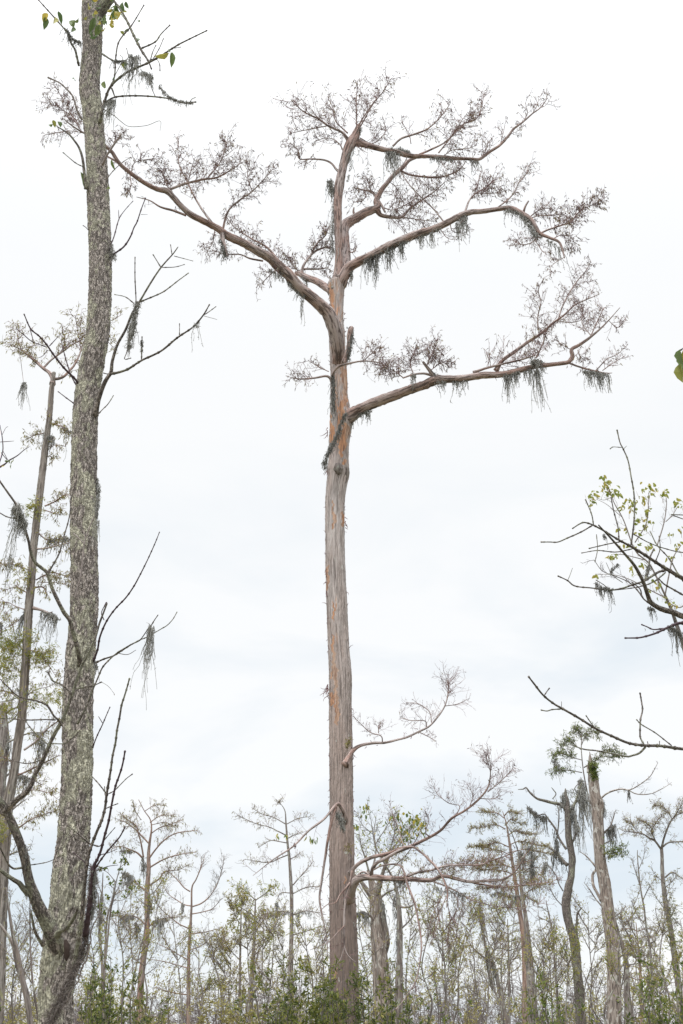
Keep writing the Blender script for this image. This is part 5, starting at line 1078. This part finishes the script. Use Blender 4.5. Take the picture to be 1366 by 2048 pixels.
T = bg('slender green-leaved cypress rising behind the snag top', 32, "1164,1462,.5 1163,1480,.8 1163,1505,1 1168,1550,1.2 1180,1610,1.4 1196,1700,1.8 1212,1800,2.2 1226,2083,4",
   [("1163,1500,1 1150,1490,.8 1135,1480,.6 1120,1496,.4",36,15),("1163,1490,1 1170,1475,.8 1185,1462,.6 1195,1470,.4",34,15),("1164,1520,1 1145,1515,.8 1115,1505,.6 1105,1515,.4",40,15),("1168,1535,1.3 1185,1525,1 1200,1515,.8 1215,1500,.7 1232,1500,.4",44,14),("1164,1545,1 1145,1542,.8 1120,1540,.6 1100,1548,.4",26,13),("1164,1480,.8 1158,1465,.6 1150,1458,.4",26,14),("1166,1560,1 1150,1575,.8 1140,1600,.4",8,14),("1205,1512,.8 1225,1515,.6 1245,1505,.4",22,13)],
   twig='bgtwig', leafm='green', leaf=(1.9, 7, 1.9, .5),
   mossy=[("1108,1520 1115,1530",26,50,'moss wisps at the left tip of the green-leaved cypress'),("1160,1560 1164,1570 1168,1580",50,130,'moss drape on the stem of the green-leaved cypress')])
bg('flat-topped dark cypress at the far right', 38, "1323,1696,3 1324,1715,3.2 1325,1748,3.8 1330,1799,4.4 1340,1850,5 1347,1901,5.6 1357,1969,6.5 1366,2083,8",
   [("1323,1698,2.6 1327,1680,2 1333,1662,1.8 1339,1648,1.5 1347,1635,1.2 1366,1625,.8 1385,1620,.5",34,16),("1322,1698,2.4 1309,1681,2 1298,1676,1.6 1286,1668,1.4 1265,1664,1 1245,1661,.5",34,16),("1312,1684,1.4 1305,1668,1.2 1302,1655,1 1290,1645,.8 1275,1640,.4",40,16),("1325,1694,1.8 1338,1685,1.5 1366,1683,1.1 1390,1680,.5",16,14),("1345,1640,1 1335,1622,.8 1322,1612,.6 1310,1612,.4",36,14),("1303,1660,1 1315,1640,.8 1325,1632,.5",26,14),("1330,1755,1.6 1345,1745,1.4 1366,1758,1",6,12),("1347,1635,.9 1362,1612,.7 1370,1600,.4",22,14),("1275,1664,.8 1262,1645,.6 1250,1640,.4",22,14)], wood='bgbark', twig='bgtwigr', leaf=(1.4, 5, 1.5, .5), flatz=.5, mossy=[])
tuft(T, "1335,1790,1 1342,1850,1 1350,1900,1", 40, 16, 'green', 'vine_tuft', 37)
bg('thin crooked sapling with ragged twigs between snag and far cypress', 28, "1275,1700,.6 1275,1713,1 1278,1750,1.3 1282,1782,1.7 1288,1815,1.9 1292,1850,2.2 1302,1918,2.6 1308,2083,3.4", [("1281,1775,1 1270,1740,.8 1262,1715,.4",10,14),("1286,1800,1 1298,1775,.8 1312,1755,.4",10,14),("1277,1740,.8 1287,1715,.6 1290,1690,.4",8,12),("1292,1850,1.1 1275,1830,.9 1262,1800,.4",12,16),("1298,1890,1 1320,1870,.8 1335,1840,.4",12,18)], name='bare_tree', leaf=(.5, 6, 2, .6), mossy=[])
bg('grey leaning trunk close behind the snag', 30, "1228,1830,1.4 1238,1867,2.6 1251,1918,5 1254,1985,6.5 1258,2083,8", [("1238,1865,1 1260,1840,.8 1275,1815,.5",16,20),("1246,1900,1.2 1270,1890,.9 1290,1872,.5",16,20),("1252,1930,1.2 1280,1925,.9 1300,1905,.5",16,20)], leaf=(.3, 5, 1.6, .7))
bg('small whorled cypress right of the snag', 44, "1272,1845,.8 1275,1880,1.6 1279,1918,2.4 1282,1986,3.2 1284,2083,4", [(f"1276,{y},1 {1276+s*18},{y-5},.8 {1276+s*(30+(y-1850)*.15):.0f},{y-2},.4", 18, 12) for y in (1862, 1878, 1896, 1915, 1936, 1960) for s in (-1, 1)], wood='bgred', twig='bgtwig', leaf=(.6, 5, 1.5, .6), flatz=.3)
bg('small whorled cypress behind the mossy stems, right of centre', 46, "1015,1838,.8 1016,1870,1.4 1017,1900,2 1018,1970,2.8 1018,2083,3.5", [(f"1017,{y},1 {1017+s*18},{y-6},.8 {1017+s*(32+(y-1850)*.1):.0f},{y-6},.4", 18, 12) for y in (1852, 1868, 1884, 1902, 1922) for s in (-1, 1)], wood='bgbark', twig='bgtwig', leaf=(.4, 5, 1.5, .6), flatz=.3)
bg('moss-hung double stem right of the low bough', 34, "961,1826,1.2 966,1860,2 972,1894,2.6 980,1915,3.2 989,1935,3.6 1000,1985,4.4 1012,2037,5 1018,2083,5.6", [("972,1896,1.6 974,1930,2 985,1980,2.4",0,0),("966,1860,1 958,1835,.9 962,1800,.4",10,16),("980,1915,1.6 990,1895,1.3 985,1870,.7",10,16),("985,1930,1.2 955,1905,1 935,1880,.5",16,22),("975,1900,1 990,1880,.8 1002,1855,.4",10,16)], leaf=(.2, 5, 1.6, .7), mossy=[("962,1830 965,1850",36,60,'moss strands on the left tip of the double stem'),("976,1905 984,1925 992,1945",34,140,'moss sheath on the double stem',{'wid':8})])
bg('straight bare sapling between the olive crown and the crooked trunk', 30, "1092,1800,.6 1094,1812,1 1101,1843,1.5 1106,1875,1.8 1108,1901,2 1112,1960,2.4 1118,2020,2.6 1122,2083,3", [("1101,1845,.9 1085,1838,.7 1070,1842,.4",8,12),("1097,1825,.8 1083,1815,.6 1075,1812,.4",6,10),("1108,1905,1 1092,1880,.8 1082,1860,.4",8,14),("1110,1945,1 1125,1920,.8 1135,1890,.5",10,16)], name='bare_tree', leaf=(.3, 6, 2.4, .8))
# the grey, many-stemmed tree behind the low bough
T = bg('stout grey many-stemmed tree just right of the tall trunk', 26, "736,1740,3 741,1758,5 747,1776,8 750,1800,10 752,1835,10 755,1870,12.5 759,1900,15 764,1960,17 768,2083,20",
   [("747,1795,6 738,1785,5 728,1772,4 718,1758,2.8 708,1748,1.4",12,20),("752,1790,7 760,1765,5 766,1745,3.6 775,1720,2.4 790,1700,1.2",20,24),("762,1925,5 772,1885,7.5 768,1850,7 762,1820,6 758,1790,4",0,0),("746,1836,2.8 735,1829,2.2 724,1823,1.6 715,1830,1",6,14),("756,1800,2.2 775,1785,1.8 795,1775,1.2 810,1755,.6",24,22),("738,1744,2.2 730,1715,1.6 722,1690,1 718,1665,.5",22,24),("745,1740,2.2 752,1700,1.5 748,1665,1 752,1635,.5",26,24),("770,1740,2 780,1700,1.5 790,1660,.9 785,1625,.5",30,26),("790,1700,1.3 815,1670,.9 830,1640,.5",26,22),("740,1750,1.8 760,1720,1.2 790,1690,.8 805,1665,.4",20,22)],
   wood='snag', lw='bgbark', twig='bgtwig', leafm='ygreen', leaf=(.5, 8, 3.6, .5), shape='kite', name='swamp_tree', rough=.22,
   mossy=[("716,1828 724,1824 735,1830",30,110,'moss bunch on the stubby left arm of the stout grey tree'),("762,1795 768,1830",26,90,'moss threads between the stems of the stout grey tree'),("790,1790 798,1840 797,1900",30,190,'moss sheath on the slim stem right of the stout grey tree',{'wid':7}),("750,1640 760,1700",16,10,'faint moss threads in the twigs above the stout grey tree')])
bg('slim mossy stem right of the stout grey tree', 25.5, "790,1760,1.4 794,1785,3 797,1805,4.4 799,1835,5 800,1863,5.6 800,1900,5.6 797,1951,6 795,2083,7", [("797,1812,2.2 810,1815,2 822,1812,1.6 830,1808,1",4,12),("792,1765,1.4 800,1740,1 806,1715,.5",14,20),("800,1860,1.6 820,1840,1.2 838,1815,.6",18,22),("799,1830,1.4 785,1800,1 775,1780,.6",12,18)], leaf=(.6, 7, 3, .5), leafm='ygreen', wood='bgbark')
# leaf clusters of the vine and saplings seen above the low bough
T = bg('bare twiggy sapling with a cluster of green leaves above the low bough', 19, "742,1640,.6 750,1690,1 765,1720,1.6 790,1770,2 800,1850,2.4 806,2083,3.4", [("750,1690,1 775,1650,.8 790,1625,.5",14,22),("765,1720,1.2 800,1680,.9 835,1635,.5",24,24),("742,1640,.6 735,1615,.4 736,1600,.3",6,14),("745,1668,.8 725,1650,.6 715,1630,.4",12,22),("775,1745,1.2 820,1700,.9 850,1640,.5",22,26)], name='bare_tree', leafm='vgreen', leaf=(.25, 7, 3, .6), lv=2)
for x, y, k, sd in ((795,1635,9,7),(802,1655,12,7),(820,1650,14,8),(835,1635,12,7),(838,1645,8,6),(846,1655,7,5),(810,1665,9,8),(800,1680,7,7),(818,1630,6,6),(728,1628,5,4),(714,1655,4,3),(715,1650,3,3),(845,1660,4,4),(832,1670,3,4),(780,1640,5,5)):
    S = Spray(); S.org = T.base
    for i in range(k):
        p = at(x + R.gauss(0, sd), y + R.gauss(0, sd), 19 + R.gauss(0, .1)); u = pxm(p); S.leaf(p, np.array([R.gauss(0, .5), R.gauss(0, .5), -1]), R.uniform(6, 11) * u, R.uniform(4, 6.5) * u)
    S.flush(T.root, M['bgtwig'], M['vgreen'], ln='leaf_cluster', shape='blade')
for x, y, k, sd in ((728,1608,5,3),(730,1612,4,4),(620,1675,6,4),(630,1680,4,3),(571,1672,4,3),(555,1668,3,3)):
    S = Spray(); S.org = T.base
    for i in range(k):
        p = at(x + R.gauss(0, sd), y + R.gauss(0, sd), 19 + R.gauss(0, .1)); u = pxm(p); S.leaf(p, np.array([R.gauss(0, .25), R.gauss(0, .3), -1]), R.uniform(8, 13) * u, R.uniform(3, 5) * u)
    S.flush(T.root, M['bgtwig'], M['vgreen'], ln='leaf_cluster', shape='blade')
# maple sapling beside the lichened trunk
T = Tree('maple_sapling', 'maple sapling with fresh green leaves right of the lichened trunk', 'tree', 13, 212, wood='bgbark', limbwood='bgbark', twig='bgtwig', leafm='green', shape='blade')
T.trunk("247,1712,.5 240,1735,.8 232,1765,1.1 228,1790,1.3 220,1830,1.6 215,1880,2 208,1960,2.4 206,2083,3", sides=7, stp=5)
T.limb()
for q in ("240,1735,.8 252,1725,.6 256,1722,.4", "232,1765,.8 215,1745,.6 200,1738,.5", "228,1790,.9 248,1780,.7 270,1776,.5", "230,1780,.8 222,1772,.6 212,1768,.4", "222,1820,.9 205,1815,.7 195,1818,.5", "226,1800,.8 245,1800,.6 258,1792,.4", "220,1830,.8 240,1826,.6 250,1830,.5", "215,1850,.8 200,1830,.6 190,1815,.4"):
    T.br(q, n=2, L=12, leaf=(0, 5, 2, 0), rp=.4)
T.close(); S = Spray(); S.org = T.base
for x, y, k in ((247,1712,4),(252,1722,6),(246,1724,5),(231,1722,3),(256,1727,3),(243,1737,4),(238,1738,3),(203,1737,6),(212,1738,4),(199,1736,4),(270,1776,5),(262,1775,4),(279,1762,2),(215,1753,3),(240,1763,4),(222,1770,3),(250,1790,4),(257,1787,3),(215,1795,3),(200,1815,5),(208,1826,5),(228,1827,5),(236,1826,4),(196,1812,4),(205,1810,3),(218,1790,3),(225,1765,3)):
    for i in range(k):   # palmate leaves: three blades each
        p = at(x + R.gauss(0, 2.5), y + R.gauss(0, 2.5), T.depth_at(x, y) + R.gauss(0, .03)); u = pxm(p); d0 = RN.normal(size=3) + np.array([0, -.3, -.2]); d0 /= np.linalg.norm(d0); sd = np.cross(d0, RN.normal(size=3)); sd /= np.linalg.norm(sd)
        for a in (-.9, 0, .9): S.leaf(p, d0 + sd * a, 5.5 * u, 3.2 * u)
S.flush(T.root, M['bgtwig'], M['green'], ln='leaves', shape='kite')
for lab, tr, Y in (('thin moss-bearded stem behind the maple sapling', "206,1745,.8 204,1790,1.6 201,1840,2.2 199,1864,2.6 205,1951,3 203,2083,4", 24), ('second thin stem right of the maple sapling', "230,1760,.6 224,1800,1.2 215,1834,1.8 211,1880,2 209,1940,2.2 206,2083,3", 26), ('leaning bare stem at lower left, in front of the left edge trunk', "12,1775,1.6 18,1820,2.4 26,1870,3.4 36,1910,4.2 46,1960,4.8 55,2000,5.4 64,2083,6.4", 9.5), ('thin whip stem beside the lower lichened trunk', "60,1790,1 60,1840,1.4 61,1900,1.7 66,1970,2 78,2048,2.2 80,2083,2.4", 9), ('pale twisted stem at the lower left edge', "-8,1840,2 8,1860,2.4 24,1885,3 34,1930,3.4 48,1980,4 60,2040,4.6 66,2083,5", 10.5)):
    P = parse(tr); x, y = P[2][:2]
    bg(lab, Y, tr, [(f"{P[1][0]:.0f},{P[1][1]:.0f},1 {P[1][0]+R.uniform(-25,25):.0f},{P[1][1]-40:.0f},.5", 12, 20), (f"{x:.0f},{y:.0f},1 {x+R.uniform(-30,30):.0f},{y-45:.0f},.5", 14, 22), (f"{P[3][0]:.0f},{P[3][1]:.0f},1 {P[3][0]+R.uniform(-40,40):.0f},{P[3][1]-50:.0f},.5", 14, 24)], name='bare_tree', leaf=(.25, 7, 2, .7), mossy=([(f"{P[1][0]:.0f},{P[1][1]:.0f} {x:.0f},{y:.0f}", 34, 90, 'moss threads on the thin stem behind the maple sapling')] if 'bearded' in lab else ()))

# ------------------------------------------------------------------ understory: bare saplings, evergreen shrubs, far thicket
def sapling(x, ytop, Y, label, group=None, leafm='bgtwig', leaf=(.25, 6, 2.5, .5), k=6, tw='bgtwig', lean=0):
    x1 = x + lean * 1.6 + R.uniform(-14, 14); n = 5
    pts = [(x + (x1 - x) * t + R.gauss(0, 9) * t, ytop + (2083 - ytop) * t, .45 + (.7 + 20 / Y) * t) for t in np.linspace(0, 1, n)]
    T = Tree('sapling', label, 'sapling', Y, pts[-1][0], group, 'bgbark', 'bgbark', tw, leafm, 'kite')
    T.trunk(np.array(pts), sides=6, stp=8, rough=.15, flare=1.2)
    T.limb('limb')
    for i in range(k):
        t = R.uniform(0, .62); px = np.interp(t, np.linspace(0, 1, n), [p[0] for p in pts]); py = ytop + (2083 - ytop) * t
        dx = R.choice((-1, 1)) * R.uniform(12, 34); h = R.uniform(20, 60)
        T.br(f"{px:.1f},{py:.1f},.9 {px+dx*.6:.1f},{py-h*.5:.1f},.7 {px+dx:.1f},{py-h:.1f},.4", n=13, L=18, leaf=leaf, rp=.38, up=.12)
    T.close(); return T
def region(x): return 'left of the lichened trunk' if x < 80 else 'between the lichened trunk and the tall cypress' if x < 650 else 'between the tall cypress and the snag' if x < 1180 else 'right of the snag'
xs_ = [8, 38, 70, 180, 236, 262, 318, 342, 398, 422, 446, 462, 528, 548, 566, 606, 628, 646, 716, 738, 826, 852, 874, 898, 918, 936, 968, 996, 1030, 1076, 1096, 1112, 1136, 1176, 1196, 1262, 1268, 1296, 1312, 1330, 1348, 1360, 300, 490, 515, 884, 945, 1012, 1088, 1248]
ORD = 'first second third fourth fifth sixth seventh eighth ninth tenth eleventh twelfth thirteenth fourteenth fifteenth sixteenth seventeenth eighteenth nineteenth twentieth twenty-first twenty-second'.split(); cnt = {}
for i, x in enumerate(sorted(xs_)):
    rg = region(x); cnt[rg] = cnt.get(rg, 0) + 1
    Y = R.uniform(17, 34); yt = R.uniform(1760, 1900) if x > 80 else R.uniform(1800, 1880)
    if 430 < x < 650: yt = max(yt, 1830)
    sapling(x, yt, Y, ORD[cnt[rg] - 1] + ' thin bare sapling from the left, ' + rg, 'bare saplings ' + rg, 'olivel' if i % 3 else 'ygreen', (1.8 if i % 3 == 0 else .7, 6, 2.4, .3), tw='bgtwig' if i % 2 else 'bgtwigr', lean=R.uniform(-30, 30), k=8)

def shrub(x, ytop, Y, wd, label, leafm, nst=14, dens=1.0, leafpx=(10.5, 4.4)):
    b = at(x, 2083, Y); root = bpy.data.objects.new('shrub', None); COL.objects.link(root); base = np.array([b[0], Y, 0.]); root.location = base
    tag(root, label, 'shrub', 'understory shrubs'); top = at(x, ytop, Y)[2]; u = pxm(at(x, 1980, Y)); W = wd * u
    g = Geo(); S = Spray(); S.org = base
    for i in range(nst):
        a = R.random() * 6.28; q = R.random() ** .6; hx = W * q * math.cos(a); hy = W * .8 * q * math.sin(a)
        h = top * (1.0 - .2 * q ** 2) * R.uniform(.5, 1.06)
        p0 = base + np.array([hx * .25, hy * .25, -.05]); P = [p0]
        K_ = 9
        for k in range(1, K_):
            t = k / (K_ - 1); P.append(np.array([base[0] + hx * (.25 + .75 * t) + R.gauss(0, .02), base[1] + hy * (.25 + .75 * t) + R.gauss(0, .02), h * t]))
        P = np.array(P); P[1:-1] += RN.normal(size=(K_ - 2, 3)) * .035
        g.tube(P, np.linspace(.014, .003, K_), 5)
        grow(S, P[1:], int(20 * dens), 24, rp=.45, t0=.0, lv=2, sub=4, leaf=(4.6 * dens, leafpx[0], leafpx[1], -.1), up=.2, tight=1.0)
    st = g.build('stems', M['bgtwig'], root, base); S.flush(st, M['bgtwig'], M[leafm], shape='kite')
SH = [(20,1965,10,60,'dark evergreen shrub at the lower left corner','dgreen',12,1),(60,1990,14,50,'yellowish shrub behind the lower left corner shrub','olivel',10,.8),(232,1905,14,50,'tall evergreen shrub just right of the lichened trunk','dgreen',18,1.2),(190,1960,12,44,'low green shrub against the lichened trunk','dgreen',10,1),(285,1965,16,46,'low evergreen shrub under the flat-topped cypress','dgreen',10,1),
      (345,1985,15,50,'low olive shrub under the thin bare tree','olivel',10,1),(420,1975,17,52,'grey-green shrub under the wide-armed bare tree','olivel',10,.8),(490,1950,18,46,'olive shrub below the yellow-tufted cypress','olivel',12,.9),(545,1925,15,44,'leafy evergreen shrub left of the narrow cypress stem','dgreen',13,1),(600,1895,14,50,'tall glossy evergreen shrub in front of the narrow cypress','dgreen',16,1.15),
      (650,1925,13,42,'dark evergreen shrub at the left foot of the tall cypress','dgreen',14,1.2),(705,1985,12.5,40,'green shrub in front of the foot of the tall cypress','dgreen',10,1.1),(760,1905,15,46,'evergreen shrub in front of the stout grey tree','dgreen',12,.9),(745,1990,13,50,'low yellow-green shrub in front of the stout grey tree','olivel',12,1),(815,1900,17,44,'open green shrub right of the stout grey tree','green',9,.6),
      (870,1915,18,44,'sparse green shrub under the drooping dead twigs','green',8,.55),(900,1990,15,50,'low olive shrub in the gap right of the stout grey tree','olivel',9,.7),(960,1985,18,50,'grey twiggy shrub left of the double stem','olivel',9,.5),(1040,1975,19,46,'thin green shrub at the foot of the red-stemmed cypress','dgreen',8,.6),(1100,1980,17,44,'yellow-green shrub left of the crooked trunk foot','green',9,.7),
      (1125,1920,24,34,'airy green shrub beside the straight bare sapling','green',9,.6),(1175,1975,17,40,'palm-like green shrub between crooked trunk and snag','dgreen',9,.8),(1260,1985,19,44,'grey twiggy shrub right of the snag foot','olivel',8,.5),(1300,1930,20,42,'leafy green shrub below the thin crooked sapling','green',10,.7),(1350,1900,16,46,'bright leafy shrub at the right edge','green',13,.9),(1345,1990,13,50,'dark low shrub at the lower right corner','dgreen',11,.9)]
SH += [(215,1930,11.5,46,'deep green bushy shrub between the hairy vine and the maple sapling','deep',14,1.2),(250,1985,10,50,'deep green shrub lowest in front of the maple sapling','deep',13,1.1),(625,1950,11.5,46,'deep green leafy shrub just left of the tall trunk foot','deep',16,1.2),(575,2000,11,50,'deep green low shrub left of the tall trunk','deep',12,1.1),(730,1960,12,40,'deep green shrub hugging the right side of the tall trunk foot','deep',12,1.1),(15,2010,8.5,50,'deep green low shrub in the lower left corner','deep',12,1.1),(800,1975,14,44,'deep green shrub under the slim mossy stem','deep',11,.9),(1330,1950,17,44,'deep green shrub below the far right cypress','deep',11,.9)]
for a in SH: shrub(*a[:3], a[3] * 1.8, *a[4:6], int(a[6] * 1.5), a[7] * .9)
# the far wood: twigs and stems no one could count
g = Geo(); P = []; r = []
for i in range(380):
    Y = R.uniform(40, 80); x = R.uniform(-60, 1430); yt = R.uniform(1900, 2060) - (40 if R.random() < .12 else 0)
    top = at(x, yt, Y); bt = np.array([top[0] + R.gauss(0, .5), Y, 0.0]); K_ = 7; t = np.linspace(0, 1, K_)[:, None]
    q = bt * (1 - t) + top * t; q[1:, :2] += np.cumsum(RN.normal(size=(K_ - 1, 2)) * .2, axis=0); P.append(q); r.append(np.linspace(R.uniform(.02, .06), .012, K_))
    for j in range(44):
        a = R.randrange(2, K_ - 1); u = Y / F * 1.1
        for m_ in range(1):
            W_, _ = wander(q[a] + (q[a - 1] - q[a]) * R.random(), np.array([R.gauss(0, 1), R.gauss(0, 1), R.uniform(-.4, 1)]), R.uniform(14, 55) * u, 7, .45, .05); P.append(W_); r.append(np.linspace(.42 * u, .22 * u, 7))
g.twigs(np.array(P), np.array(r)); tag(g.build('far_wood', M['bgtwig']), 'distant grey tangle of bare stems along the bottom', 'woodland', None, 'stuff')
g = Geo(); P = []; D = []
for i in range(30000):
    Y = R.uniform(30, 70); x = R.uniform(-60, 1430); y = 2083 - abs(R.gauss(0, 72)) - 5
    if vnoise(np.array([x * .035 + 9]), np.array([y * .05]))[0] < .46: continue
    P.append(at(x, y, Y)); D.append(RN.normal(size=3) + np.array([0, 0, .4]))
P = np.array(P); u = np.array([pxm(p) for p in P]); g.leaves(P, D, RN.uniform(4, 8, len(P)) * u, RN.uniform(1.5, 3, len(P)) * u)
tag(g.build('far_undergrowth', M['olivel'], smooth=False), 'distant olive undergrowth leaves below the bare stems', 'undergrowth', None, 'stuff')
